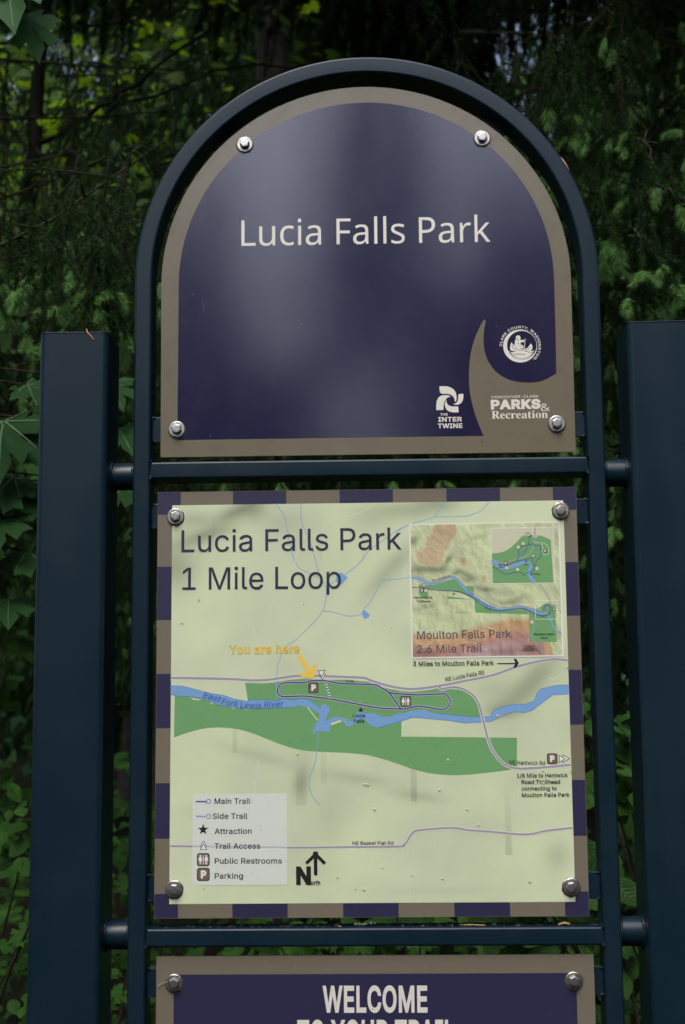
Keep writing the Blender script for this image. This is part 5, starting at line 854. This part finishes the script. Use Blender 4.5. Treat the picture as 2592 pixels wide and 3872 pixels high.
def lobj(name, me, parent, loc, rz=0, sc=1., tilt=(0,0)):
    o = bpy.data.objects.new(name, me); COL.objects.link(o); o.parent = parent
    o.location = loc; o.rotation_euler = (tilt[0], tilt[1], rz); o.scale = (sc, sc, sc); return o
def hang(tree, base, p, detailed, sc=1., shoots=True):
    """hang one branchlet of the tree at world point p"""
    rz = rs.rand()*6.283; tl_ = (rs.randn()*.16, rs.randn()*.16)
    if detailed:
        me, tips = PLAIN[rs.randint(len(PLAIN))]; o = lobj('branchlet', me, tree, Vector(p)-base, rz, sc, tl_)
        if shoots:
            for P, D in tips:
                for _k in range(1+rs.randint(3)):
                    s_ = SHOOTS[rs.randint(4)]; q = lobj('new_shoot', s_, o, P, rs.rand()*6.28, .7+.5*rs.rand(), (D[1]*.5+rs.randn()*.4*(_k > 0), -D[0]*.5+rs.randn()*.4*(_k > 0)))
    else: o = lobj('branchlet', BAKED[rs.randint(len(BAKED))][0], tree, Vector(p)-base, rz, sc, tl_)
    return o
def trunk(parent, base, h, r0, lean=(0,0), name='trunk', M=None):
    mb = MB(); pts = []; rr_ = []
    for k in range(13):
        t = k/12; pts.append((lean[0]*t*h+.04*math.sin(k*1.7), lean[1]*t*h+.04*math.cos(k*2.3), t*h-.15)); rr_.append(r0*(1-t*.85)*(1.25 if k == 0 else 1))
    tube(mb, pts, rr_, M or bark, 10); o = mb.build(name, parent); return o
def bough(tree, base, p0, p1, hangs, detailed, sc=1., spread=.17, r=.009, shoots=True, M=None):
    """woody bough from p0 to p1 (world), with branchlets hanging from it"""
    p0 = Vector(p0); p1 = Vector(p1); mb = MB(); P = []
    for k in range(9):
        t = k/8; q = p0.lerp(p1, t); q.z -= .10*math.sin(t*math.pi)*(p1-p0).length*.6; q += Vector(rs.randn(3)*.012); P.append(q)
    tube(mb, [q-base for q in P], np.linspace(r, r*.25, 9), M or twig_m, 6)
    hangs = int(hangs*2.2); nd = [needle_tris(np.array([q[:] for q in P])-np.array(base), 1300, .014, .0018, .8)]
    for j in range(hangs):
        t = .12+.88*(j+.5*rs.rand())/hangs; i = min(int(t*8), 7); q = P[i].lerp(P[i+1], t*8-i)
        side = Vector((rs.randn()*spread, rs.randn()*spread, -abs(rs.randn())*.03))
        if side.length > .05:
            nd.append(needle_tris(np.array([(q-base)[:], (q+side*.5+Vector((0,0,.015))-base)[:], (q+side-base)[:]]), 1500, .013, .0017, .8)); tube(mb, [q-base, q+side*.5+Vector((0,0,.015))-base, q+side-base], [r*.4, r*.3, .0015], twig_m, 4)
        hang(tree, base, q+side, detailed, sc, shoots)
    link('bough', npmesh('bough', [(np.concatenate(nd), needle_d)], mb), tree)

# ================================================================== NEAR SPRUCES
def W(u, v, y): return AT(u, v, y)
SR = Vector((2.35, 3.3, gz(2.35, 3.3)))
sp = thing('spruce_tree', 'spruce with hanging branches and pale new tips behind the right post', 'spruce tree', SR)
trunk(sp, SR, 13, .19)
# (from, to, number, detailed)  - boughs reach from the trunk towards the sign; points are where they hang in the clearing behind it
for u, v, y, n_, dt in ((1150,190,1.6,7,False),(1260,232,1.15,9,True),(1200,330,1.5,8,False),(1420,250,1.3,7,True),(1440,400,1.0,7,True),(1300,420,1.35,8,True),(1230,560,1.5,8,False),(1480,520,1.2,8,True),
                        (1350,640,1.15,6,True),(1250,760,1.6,8,False),(1330,900,1.5,6,False),(1400,1040,1.3,5,True),(1150,1000,1.7,7,False),(1000,1010,1.7,7,False),(1420,1300,1.6,6,False),(1250,1250,1.9,6,False),(1400,60,1.5,6,False),(1300,20,1.8,6,False),(1480,-60,1.1,6,True),(1050,60,2.4,7,False)):
    tip = W(u, v, y); z0_ = tip.z+.45+rs.rand()*.3
    bough(sp, SR, (SR.x-.1, SR.y-.2, z0_), tip, n_, dt)
SL = Vector((-2.9, 2.6, gz(-2.9, 2.6)))
sp2 = thing('spruce_tree', 'spruce reaching a long drooping bough in above the left post', 'spruce tree', SL)
trunk(sp2, SL, 14, .2)
for u, v, y, n_, dt, dz in ((395,335,.95,21,True,.15),(330,330,1.2,14,True,.12),(330,500,1.3,10,True,.2),(300,640,1.1,8,True,.3),(120,560,1.0,6,True,.3),(270,800,1.5,7,False,.3),(480,1030,1.6,10,False,.5),(780,1040,1.8,10,False,.5),(200,330,1.7,8,False,.3),(420,250,2.2,9,False,.4),(620,180,2.6,9,False,.5)):
    tip = W(u, v, y); bough(sp2, SL, (SL.x+.1, SL.y-.3, tip.z+dz-.3 if u == 395 else tip.z+dz), tip, n_, dt, 1., .10, M=weathered if u == 395 else None)
# short drooping tips where the new growth shows nearest the clearing
TIPS = []
for L in (.13, .17, .22):
    p = bend((0,0,0), (rs.randn()*.2, rs.randn()*.1, -1), L, 5, .1, .06); mbx = MB(); tube(mbx, p.tolist(), [.0018]*5+[.001], twig_m, 4, False); N_ = [needle_tris(p, 2200, .014, .0017, .9)]
    for j in range(5):
        q = bend(p[1+j % 4], (rs.randn(), rs.randn()*.6, -.8), .06, 3, .5, .06); N_.append(needle_tris(q, 2000, .013, .0017, .9))
    TIPS.append((npmesh('tip_branchlet', [(np.concatenate(N_), needle_d)], mbx), p[-1]))
def fan(tree, base, u, v, y, n_=1):
    p = W(u, v, y); me, e_ = TIPS[rs.randint(3)]; o = lobj('tip_branchlet', me, tree, p-Vector(e_)-base)
    for k in range(n_): lobj('new_shoot', SHOOTS[rs.randint(4)], o, Vector(e_)+Vector((0,0,.012)), rs.rand()*6.28, 1.0+.35*rs.rand(), (rs.randn()*.15, (k-(n_-1)/2)*.75+rs.randn()*.12))
for cx_, cy_, n_ in ((255,1300,3),(340,1285,2),(125,1310,1),(35,1320,2),(465,1255,2),(510,1370,3),(470,1455,2),(190,1450,1),(60,1500,3),(295,1430,2),(570,1570,2),(555,1660,1),(10,1450,1),(400,1330,1)):
    fan(sp2, SL, cx_*.5, cy_*.5-14, .85+.25*rs.rand(), n_)
for cx_, cy_, n_ in ((270,990,2),(345,965,1),(410,955,1),(570,990,1),(690,770,2),(770,750,2),(820,765,1),(300,830,2),(450,790,2),(800,1310,2),(870,1340,2),(910,1280,1),(640,1430,2),(690,1390,1),(1030,1290,3),(560,1690,3),(610,1720,2),(500,1840,2),(490,1760,1),(790,1490,1),(870,1540,1),(990,1990,2),(1040,1930,2),(850,2120,2),(920,2120,2),(1020,2110,2),(180,1350,1),(120,1240,2),(380,1310,1),(710,1260,1),(730,1350,1),(130,790,2),(1030,1450,1),(640,310,1),(750,230,1),(870,320,1),(1040,200,1)):
    fan(sp, SR, (2000+cx_/1.8024)/1.6531, cy_/1.8024/1.6531-12, 1.0+.3*rs.rand() if cy_ > 600 else 1.4, n_)
for u, v in ((1408,1105),(1420,1150),(1405,1215),(640,1108),(900,1110),(1010,1108),(520,1106),(1180,1106),(1260,690),(1300,1010)): fan(sp if u > 700 else sp2, SR if u > 700 else SL, u, v, 1.1, 2)
# dead lichened twigs on the right spruce
mb = MB()
for a, b in (((1440,395),(1480,470)),((1480,300),(1490,380)),((1500,420),(1560,450)),((1455,520),(1476,610)),((1210,300),(1250,330))):
    p = W(*a, 1.05); q = W(*b, 1.05); pts = [p.lerp(q, k/5)+Vector(rs.randn(3)*.006)-SR for k in range(6)]
    tube(mb, pts, np.linspace(.0016, .0009, 6), lichen, 5)
    for k in range(5): c = pts[rs.randint(6)]; tube(mb, [c, c+Vector(rs.randn(3)*.012)], .001, lichen, 4)
mb.build('dead_twigs', sp)

# ================================================================== CONIFERS OF THE FOREST
def conifer_mesh(h, r, nb, z0, dens=40, bl=.24, bw=.05, name='crown'):
    A = []
    for k in range(nb):
        t = k/nb; z = z0+(h-z0)*t; a = rs.rand()*6.283; L = r*(1-t)**.8*(.75+.4*rs.rand())+.12
        d = np.array([math.cos(a), math.sin(a), .12-.25*rs.rand()]); n_ = int(dens*(.4+.6*L/r))
        p = bend((0,0,z), d, L, 6, .5, .03); i = np.minimum((rs.rand(n_)**.7*6).astype(int), 5); f = rs.rand(n_)[:, None]
        P = p[i]*(1-f)+p[i+1]*f; P = P+np.stack([rs.randn(n_)*.10*L**.5, rs.randn(n_)*.10*L**.5, -np.abs(rs.randn(n_))*.08], 1)
        D = unit(np.stack([rs.randn(n_)*.35, rs.randn(n_)*.35, -np.ones(n_)], 1)+.5*unit(p[-1]-p[0])); sd = unit(np.cross(D, rs.randn(n_, 3)))*bw/2
        l = bl*(.6+.8*rs.rand(n_))[:, None]; A.append(np.stack([P+sd, P-sd, P+D*l], 1).reshape(-1, 3))
    return npmesh(name, [(np.concatenate(A), far_l)])
DN = [conifer_mesh(12, 1.7, 330, .5, 460, .20, .06), conifer_mesh(9, 2.0, 300, .3, 460, .20, .06), conifer_mesh(12, 1.0, 170, 6.2, 300, .20, .06)]
CR = DN[:0]+[conifer_mesh(13, 2.6, 300, 1.4, 200, .13, .022), conifer_mesh(15, 2.3, 300, 2.2, 190, .14, .024), conifer_mesh(10, 2.2, 260, .4, 200, .12, .02)]
TRK = {}; CR += DN
def conifer(x, y, k, sc, label, group, rz=None):
    z = gz(x, y); t = thing('conifer_tree', label, 'conifer tree', (x, y, z), group)
    hh = (12.2, 14, 9.2, 11.2, 8.3, 11.3)[k]
    if k not in TRK:
        tr_ = trunk(t, None, hh, .17); TRK[k] = tr_.data
    else: tr_ = bpy.data.objects.new('trunk', TRK[k]); COL.objects.link(tr_); tr_.parent = t
    tr_.scale = (sc, sc, sc)
    c = bpy.data.objects.new('crown', CR[k]); COL.objects.link(c); c.parent = t; c.scale = (sc, sc, sc); c.rotation_euler.z = rz if rz is not None else rs.rand()*6.28
    return t
back = [(-.7,7.2,1,1.0),(2.7,6.6,0,1.0),(-2.0,11.5,0,1.1),(-1.9,15.5,1,1.2),(3.9,8.2,2,1.3),(-.3,10.6,1,1.05),(-5.4,9.2,1,1.1),(-1.0,13.5,0,1.25),(3.4,12.6,1,1.2),(5.6,13.2,0,1.3),(-5.4,13.6,0,1.25),(-3.1,16.5,1,1.3),(.2,17,0,1.4),(4,18,1,1.4),(-6.8,19,0,1.5),(7.6,18.5,0,1.4),(-.9,22,1,1.6),(3.9,23.5,0,1.6),(6,25,1,1.6),(-4.2,24.5,0,1.6),(-9,26,1,1.6)]
for x, y, k, sc in back:
    conifer(x, y, k, sc, 'dark conifer standing deep in the forest behind the sign', 'dark conifers of the forest behind the sign')
HT = (13, 15, 10, 12, 9, 12)
front = [(.05,-18,5,12.8),(-2.65,-17.5,4,8.9),(3.1,-18,3,9.6),(-1.25,-18.5,4,6.3),(1.35,-19,4,7.4),(.75,-18.4,4,6.6),(-.45,-20.5,4,5.1),(2.0,-20,3,10.4),(-3.9,-19.5,3,10.5),(4.9,-19,3,11.5),(-6.2,-19,0,12),(7.2,-19,0,13),(-9,-19,1,14),(10,-20,1,14),(-12,-17,0,14),(13,-17,0,14),(6.4,-25,1,15),(-4.9,-25,3,11),(-.95,-20,4,6.5),(2.3,-20,4,8.6),(-15,-12,1,15),(15.5,-12,1,15),(.6,-21,4,7),(-1.9,-21,4,7.4)]
for x, y, k, zt in front:
    conifer(x, y, k, zt/HT[k], 'conifer across the clearing, mirrored faintly in the glossy name panel', 'conifers across the clearing')
for x, y in ((-9,-8),(9,-7),(-10,-1),(10,0),(-8.5,5),(8.2,4.5)):
    conifer(x, y, 0, 1., 'unseen conifer added at the side of the clearing to block sky light', 'added unseen conifers at the sides of the clearing')
for x, y, sc in ((5.4,-4.8,1.3),(-5.6,-5,1.35),(6.6,-9.2,1.3),(-6.6,-9.6,1.4),(6.4,-.8,1.3),(-6.6,-1,1.3),(7.2,-14,1.35),(-7.4,-14,1.4),(3.8,-23,1.1),(-3.2,-24,1.05)):  # unseen trees added to block sky light from the sides
    conifer(x, y, 3, sc, 'unseen conifer added at the side of the clearing to block sky light', 'added unseen conifers at the sides of the clearing')

# overhanging boughs of the two near spruces: added, mostly unseen, to shade the forest behind the sign
def spray_mesh():
    A = []
    for k in range(26):
        t = k/26; side = 1 if k % 2 else -1; P0 = np.array((1.5*t, 0, -.25*t*t)); p = bend(P0, (.7, side*.8, -.15), .62*(1-t*.65), 6, .5, .05)
        A.append(needle_tris(p, 900, .045, .006, 1.0)); A.append(needle_tris(p+np.array((0,0,-.02)), 900, .03, .004, 1.0))
        for q in p[1:]: A.append(needle_tris(bend(q, (.1,.1*side,-1), .22, 4, 0, .05), 620, .03, .005, .8))
    mb = MB(); tube(mb, [(1.5*t, 0, -.25*t*t) for t in np.linspace(0, 1, 8)], np.linspace(.014, .003, 8), twig_m, 5)
    return npmesh('shade_bough', [(np.concatenate(A), far_l)], mb)
SPR = [spray_mesh() for _ in range(3)]
for k in range(190):
    x = rs.uniform(-3.6, 3.6); y = rs.uniform(1.25, 7.2)
    if x < -.5 and y > 2.0 and rs.rand() < .8: continue
    z = 1.396+(y+2.1)*.525+.22+rs.rand()**1.5*1.5+(.55 if x < -.3 else 0)
    gp = W(1160, 70, y)
    if math.hypot(gp.x-x, gp.z-z) < .72 and rs.rand() < .8: continue
    tr_, b_ = (sp2, SL) if x < 0 else (sp, SR)
    lobj('shade_bough', SPR[k % 3], tr_, Vector((x, y, z))-b_, rs.rand()*6.28, .7+.5*rs.rand())

# ================================================================== BROAD LEAVES
def leaf_mesh(kind, name='leaf', M=None, fold=.12, veins=False):
    """outline in xy, stem at origin, tip towards +y, length about 1"""
    if kind == 'maple':
        half = [(0,0),(.10,-.05),(.34,-.12),(.26,.02),(.40,.02),(.62,.16),(.50,.22),(.46,.34),(.22,.30),(.30,.44),(.50,.62),(.36,.66),(.30,.80),(.13,.60),(.16,.78),(.09,.88),(0,1.08)]
    elif kind == 'oval':
        half = [(0,0),(.16,.06),(.30,.20),(.37,.38),(.36,.56),(.28,.74),(.15,.90),(0,1.0)]
    elif kind == 'round':
        half = [(0,0),(.22,.03),(.38,.16),(.46,.34),(.44,.54),(.34,.74),(.20,.90),(0,.98)]
    elif kind == 'ribbed':
        half = [(0,0),(.18,.0),(.33,.10),(.38,.16),(.36,.22),(.42,.30),(.39,.38),(.42,.46),(.36,.54),(.36,.62),(.28,.70),(.26,.78),(.16,.86),(.0,1.02)]
    zf = lambda x, y: fold*abs(x)-.18*(y-.3)**2-.25*x*x+(.022*math.sin((y*1.0-abs(x)*.6)*46)*min(1, abs(x)*6) if kind == 'ribbed' else 0)+.018*math.sin(9*x+7*y)
    v = []; f = []; mi = []; n = len(half)
    if kind == 'maple':
        out = half+[(-x, y) for x, y in half[-2:0:-1]]; c = (0, .2); N = len(out); v.append((0, .2, zf(0, .2)))
        for r in (.3, .62, .85, 1):
            for x, y in out: xx, yy = c[0]+(x-c[0])*r, c[1]+(y-c[1])*r; v.append((xx, yy, zf(xx, yy)+.03*math.sin(11*math.atan2(yy-.2, abs(xx)+1e-6))*r*.6))
        f += [(0, 1+i, 1+(i+1) % N) for i in range(N)]
        for k in range(3): f += [(1+k*N+i, 1+(k+1)*N+i, 1+(k+1)*N+(i+1) % N, 1+k*N+(i+1) % N) for i in range(N)]
    else:
        rows = 3 if kind != 'ribbed' else 5
        for sgn in (-1, 1):
            o = len(v)
            for j, (x, y) in enumerate(half):
                for i in range(rows): xx = x*i/(rows-1); v.append((sgn*xx, y, zf(xx, y)))
            for j in range(n-1):
                for i in range(rows-1):
                    a, b, c, d = o+j*rows+i, o+j*rows+i+1, o+(j+1)*rows+i+1, o+(j+1)*rows+i
                    f.append((a, b, c, d) if sgn > 0 else (d, c, b, a))
    mi = [0]*len(f)
    if veins:
        L = [((0,0),(0,1.0)),((0,.02),(.58,.16)),((0,.02),(-.58,.16)),((0,.02),(.47,.60)),((0,.02),(-.47,.60)),((0,0),(.30,-.10)),((0,0),(-.30,-.10))] if kind == 'maple' else [((0,0),(0,.98))]+[((0,.08+.11*k),(s_*.34,.24+.11*k)) for k in range(6) for s_ in (-1, 1)]
        for (x0, y0), (x1, y1) in L:
            o = len(v); dx, dy = x1-x0, y1-y0; l = math.hypot(dx, dy); nx, ny = -dy/l*.009, dx/l*.009
            for k in range(6):
                t = k/5; x, y = x0+dx*t, y0+dy*t; q = 1-t*.7
                for sg in (-1, 1): xx, yy = x+sg*nx*q, y+sg*ny*q; v.append((xx, yy, zf(xx, yy)+.012+.03*math.sin(11*math.atan2(yy-.2, abs(xx)+1e-6))*.4*(kind == 'maple')*t))
            for k in range(5): f.append((o+2*k, o+2*k+1, o+2*k+3, o+2*k+2)); mi.append(1)
    me = bpy.data.meshes.new(name); me.from_pydata(v, [], f); me.materials.append(M)
    if veins: me.materials.append(vein_m)
    me.polygons.foreach_set('material_index', mi); me.polygons.foreach_set('use_smooth', [True]*len(f)); me.update(); return me
def place_leaf(me, parent, base, p, size, nrm, roll, name='leaf'):
    n_ = Vector(nrm).normalized(); t = Vector((math.sin(roll), .0, -math.cos(roll))); t = (t-n_*t.dot(n_)).normalized(); s_ = t.cross(n_)
    Mx = Matrix((s_, t, n_)).transposed().to_4x4(); o = bpy.data.objects.new(name, me); COL.objects.link(o); o.parent = parent
    Mx = Mx @ Matrix.Diagonal((size, size, size, 1)); Mx.translation = Vector(p)-base; o.matrix_local = Mx; return o
LM = leaf_mesh('maple', M=maple_l); LMd = leaf_mesh('maple', M=maple_dark, veins=True); LMn = leaf_mesh('maple', M=maple_near, fold=.05, veins=True); LMs = leaf_mesh('maple', M=berry_l)
LO = leaf_mesh('oval', M=berry_l); LR = leaf_mesh('round', M=berry_l); LRB = leaf_mesh('ribbed', M=berry_l, veins=True)

# maple in the clearing behind, upper left
def stemline(mb, uv, y, r0, r1, base, M=dbark, wob=.01):
    P = [W(u, v, yy) for (u, v), yy in zip(uv, np.linspace(y[0], y[1], len(uv)))]
    q = []
    for i in range(len(P)-1):
        for k in range(4): q.append(P[i].lerp(P[i+1], k/4)+Vector(rs.randn(3)*wob)-base)
    q.append(P[-1]-base); tube(mb, q, np.linspace(r0, r1, len(q)), M, 7)
mbs = W(60, 470, 3.6); MBASE = Vector((mbs.x-.15, 3.6, gz(mbs.x, 3.6)))
mp = thing('maple_tree', 'slender leaning dark maple with yellow green leaves at the upper left', 'maple tree', MBASE)
mb = MB(); foot = W(20, 900, 3.6); 
tube(mb, [Vector((MBASE.x, 3.6, MBASE.z-.1))-MBASE, Vector((MBASE.x+.02, 3.6, 1.6))-MBASE, W(30,800,3.6)-MBASE, W(62,470,3.6)-MBASE, W(80,330,3.6)-MBASE, W(88,180,3.6)-MBASE, W(104,0,3.6)-MBASE, W(112,-160,3.6)-MBASE], [.05,.046,.042,.036,.030,.026,.024,.02], dbark, 9)
mb.build('trunk', mp)
for uv, r in ((((85,330),(230,250),(330,180),(480,70)),.013),(((80,330),(130,400),(200,470)),.012),(((0,270),(60,335),(75,360)),.012),(((170,60),(330,40),(520,10)),.007),(((0,95),(50,115),(75,130)),.008),(((230,250),(400,200),(560,150),(700,150)),.008),(((120,180),(260,170),(330,140)),.006),(((150,520),(330,470)),.006)):
    mb = MB(); stemline(mb, uv, (3.6, 3.3), r, r*.5, MBASE); mb.build('branch', mp)
mr = random.Random(12); cnt = 0
def mleafs(N, ur, vr, yr, sr, dens=None, tree=mp, base=MBASE, M=LM):
    for k in range(N):
        u = mr.uniform(*ur); v = mr.uniform(*vr); y = mr.uniform(*yr)
        nrm = (mr.gauss(0,.35), mr.gauss(-.25,.35), 1) if mr.random() < .55 else (mr.gauss(0,.5), -1, mr.gauss(.5,.4))
        place_leaf(M, tree, base, W(u, v, y), mr.uniform(*sr), nrm, mr.gauss(0, .7))
mleafs(80, (-60,170), (0,640), (3.3,5.0), (.06,.11)); mleafs(45, (150,420), (0,420), (3.5,5.5), (.05,.10)); mleafs(50, (-60,90), (80,520), (3.4,4.5), (.06,.11)); mleafs(40, (350,760), (0,170), (4.5,6), (.06,.1))
# second thicket of maples further back reads as one mass
mb = MB(); V_ = []; me0 = LM
def leaf_mass(name, N, ur, vr, yr, sr, M, src):
    co = np.array([v.co[:] for v in src.vertices]); fc = [tuple(p.vertices) for p in src.polygons]; VV = []; FF = []; r2 = np.random.RandomState(N)
    for k in range(N):
        p = W(r2.uniform(*ur), r2.uniform(*vr), r2.uniform(*yr)); s_ = r2.uniform(*sr)
        n_ = Vector((r2.randn()*.4, -.3+r2.randn()*.4, 1)).normalized() if r2.rand() < .6 else Vector((r2.randn()*.5, -1, .5+r2.randn()*.4)).normalized()
        ro = r2.randn()*.8; t = Vector((math.sin(ro), 0, -math.cos(ro))); t = (t-n_*t.dot(n_)).normalized(); sd = t.cross(n_)
        Q = co*s_; A = Q[:, :1]*np.array(sd)+Q[:, 1:2]*np.array(t)+Q[:, 2:]*np.array(n_)+np.array(p); o = len(VV); VV += A.tolist(); FF += [tuple(i+o for i in f) for f in fc]
    me = bpy.data.meshes.new(name); me.from_pydata(VV, [], FF); me.materials.append(M); me.update(); o = bpy.data.objects.new(name, me); COL.objects.link(o); return o
def simple_leaf(M):
    me = bpy.data.meshes.new('l'); v = [(0,0,0),(.3,.1,.03),(.5,.3,-.02),(.25,.45,.05),(.15,.75,0),(0,1,-.1),(-.15,.75,0),(-.25,.45,.05),(-.5,.3,-.02),(-.3,.1,.03),(0,.4,.0)]
    me.from_pydata(v, [], [(10,i,i+1) for i in range(0,9)]+[(10,9,0)]); me.update(); return me
sl_ = simple_leaf(None)
o = leaf_mass('maple_thicket', 1000, (-200,560), (-100,760), (6,9.5), (.07,.12), maple_l, sl_); o['kind'] = 'stuff'; tag(o, 'far mass of bright yellow green maple leaves at the upper left', 'foliage')
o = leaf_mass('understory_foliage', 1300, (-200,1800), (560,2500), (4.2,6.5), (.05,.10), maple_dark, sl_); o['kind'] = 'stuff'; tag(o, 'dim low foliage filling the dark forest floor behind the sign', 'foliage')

o = leaf_mass('ground_cover', 2400, (-200,1800), (1720,2700), (2.3,5.8), (.04,.075), berry_l, sl_); o['kind'] = 'stuff'; tag(o, 'dense low leaves covering the ground behind the lower part of the sign', 'foliage')

# near maple sprig hanging in at the top left corner
NB = W(20, -260, -.15)
nm = thing('maple_branch', 'large bluish green maple leaves hanging in at the top left corner', 'maple branch', NB)
mb = MB(); tube(mb, [Vector((-1.6,.6,.5)), Vector((-.8,.3,.25)), Vector((-.25,.05,.06)), Vector((0,0,0)), Vector((.03,0,-.05))], [.02,.014,.008,.004,.003], bark, 7); mb.build('stem', nm)
for (u, v), s_, nrm, ro in (((18,-70),.145,(-.25,-.9,.55),.28),((62,30),.080,(.3,-1,.3),.22),((-35,-50),.14,(-.4,-.8,.6),-.15)):
    place_leaf(LMn, nm, NB, W(u, v, -.12), s_, nrm, ro)
    mb = MB(); tube(mb, [Vector((0,0,0)), W(u, v, -.12)-NB], .0016, twig_m, 5); mb.build('leaf_stalk', nm)
# big-leaf maple sapling at the left edge, below the post top
SB = Vector((-1.25, .75, gz(-1.25, .75)))
sapl = thing('maple_sapling', 'broad dark maple leaves at the left edge beside the left post', 'maple sapling', SB)
mb = MB(); tube(mb, [Vector((0,0,-.1)), Vector((.02,0,.8)), Vector((.08,.02,1.5)), Vector((.12,0,2.0))], [.014,.012,.009,.005], bark, 7); mb.build('stem', sapl)
for (u, v), s_, nrm, ro in (((60,880),.12,(.2,-.7,.9),.8),((10,960),.16,(-.2,-.9,.6),.15),((75,990),.10,(.1,-.9,.5),.5),((35,1090),.15,(.1,-.7,.8),-.3),((85,1130),.12,(.2,-.8,.8),.6),((5,1180),.15,(-.2,-.6,.9),.2),((60,1260),.13,(0,-.6,.9),.4),((20,1370),.12,(0,-.5,1),.1),((270,980),.10,(0,-.7,.8),.3),((285,1110),.10,(.1,-.6,.8),-.2),((240,870),.10,(.1,-.7,.7),.3)):
    p = W(u, v, .65+.1*rs.rand()); place_leaf(LMd, sapl, SB, p, s_, nrm, ro)
    mb = MB(); tube(mb, [Vector((.08,.02,min(1.9, p.z-SB.z+.1))), (p-SB)*.5+Vector((.08,.02,p.z-SB.z+.1))*.5, p-SB], .0018, twig_m, 4); mb.build('leaf_stalk', sapl)
# undergrowth shrubs
def shrub(label, base, N, ur, vr, yr, sr, meshes, name='leafy_shrub', cat='shrub', stems=7, up=.8):
    base = Vector((base[0], base[1], gz(base[0], base[1]))); t = thing(name, label, cat, base); P = []
    cl = [W(mr.uniform(*ur), vr[0]+(vr[1]-vr[0])*mr.random()**.8, mr.uniform(*yr)) for _ in range(max(9, N//11))]
    for k in range(N):
        p = cl[mr.randrange(len(cl))]+Vector((mr.gauss(0,.045), mr.gauss(0,.05), mr.gauss(0,.055))); P.append(p)
        if p.z < .03: continue
        place_leaf(meshes[mr.randrange(len(meshes))], t, base, p, mr.uniform(*sr), (mr.gauss(0,.35), mr.gauss(-.7,.3), mr.gauss(up,.3)), mr.gauss(0,.9))
    mb = MB()
    for k in range(stems):
        q = max((P[mr.randrange(N)] for _ in range(3)), key=lambda a: a.z); b0 = Vector((mr.gauss(0,.08), mr.gauss(0,.08), -.08)); e_ = q-base
        tube(mb, [b0, b0.lerp(e_, .35)+Vector((0,0,.18)), b0.lerp(e_, .7)+Vector((0,0,.12)), e_], [.006,.005,.0035,.0015], twig_m, 5)
    mb.build('stems', t); return t
shrub('round leaved green shrub filling the lower left corner beside the post', (-.95, .95), 290, (-60,150), (1820,2480), (.6,1.6), (.022,.046), [LR, LO, LO, LMs])
shrub('leafy shrub seen in the gap between left post and frame, low down', (-.6, 1.0), 150, (170,420), (1700,2450), (.8,1.5), (.03,.05), [LO, LMs, LR])
shrub('green shrub glimpsed below the lower crossbar, behind the map panel', (.1, 1.1), 230, (350,1250), (2040,2420), (.8,1.5), (.03,.055), [LO, LMs])
shrub('ribbed broad leaved bush in the gap beside the lower right post', (.65, .95), 110, (1150,1560), (1950,2480), (.7,1.2), (.06,.09), [LRB], 'ribbed_leaf_bush', 'bush')
shrub('taller leafy shrub in the gap between frame and right post', (.75, 1.3), 130, (1200,1560), (1560,2150), (1.0,1.6), (.05,.075), [LO, LRB])
shrub('low dim shrub at the left edge under the maple leaves', (-1.3, 1.7), 120, (-60,260), (1250,1900), (1.5,2.2), (.04,.06), [LO])
# dead twigs in the left gap
mb = MB()
for a, b in (((255,2185),(275,2240)),((250,2120),(285,2140)),((268,2230),(282,2280)),((256,2050),(262,2110))):
    p = W(*a, .35); q = W(*b, .35); tube(mb, [p, p.lerp(q, .5)+Vector((.006,0,.003)), q], .0012, twig_m, 4)
tag(mb.build('dead_twigs'), 'thin brown dead twigs in the gap between left post and frame', 'twigs')
# far wall of woods closing the view
A = []
r3 = np.random.RandomState(9)
N = 60000
x = r3.uniform(-45, 45, N); y = r3.uniform(30, 38, N); z = r3.uniform(0, 1, N)**.8*(14+3*np.sin(x*.5)+2*np.sin(x*1.3)); P = np.stack([x, y, z], 1)
D = unit(np.stack([r3.randn(N)*.5, r3.randn(N)*.5, -np.ones(N)], 1)); sd = unit(np.cross(D, r3.randn(N, 3)))*.22
fw = link('far_woods', npmesh('far_woods', [(np.stack([P+sd, P-sd, P+D*.9], 1).reshape(-1, 3), far_l)])); fw['kind'] = 'stuff'; tag(fw, 'distant dark wall of woods closing the view behind everything', 'woods')
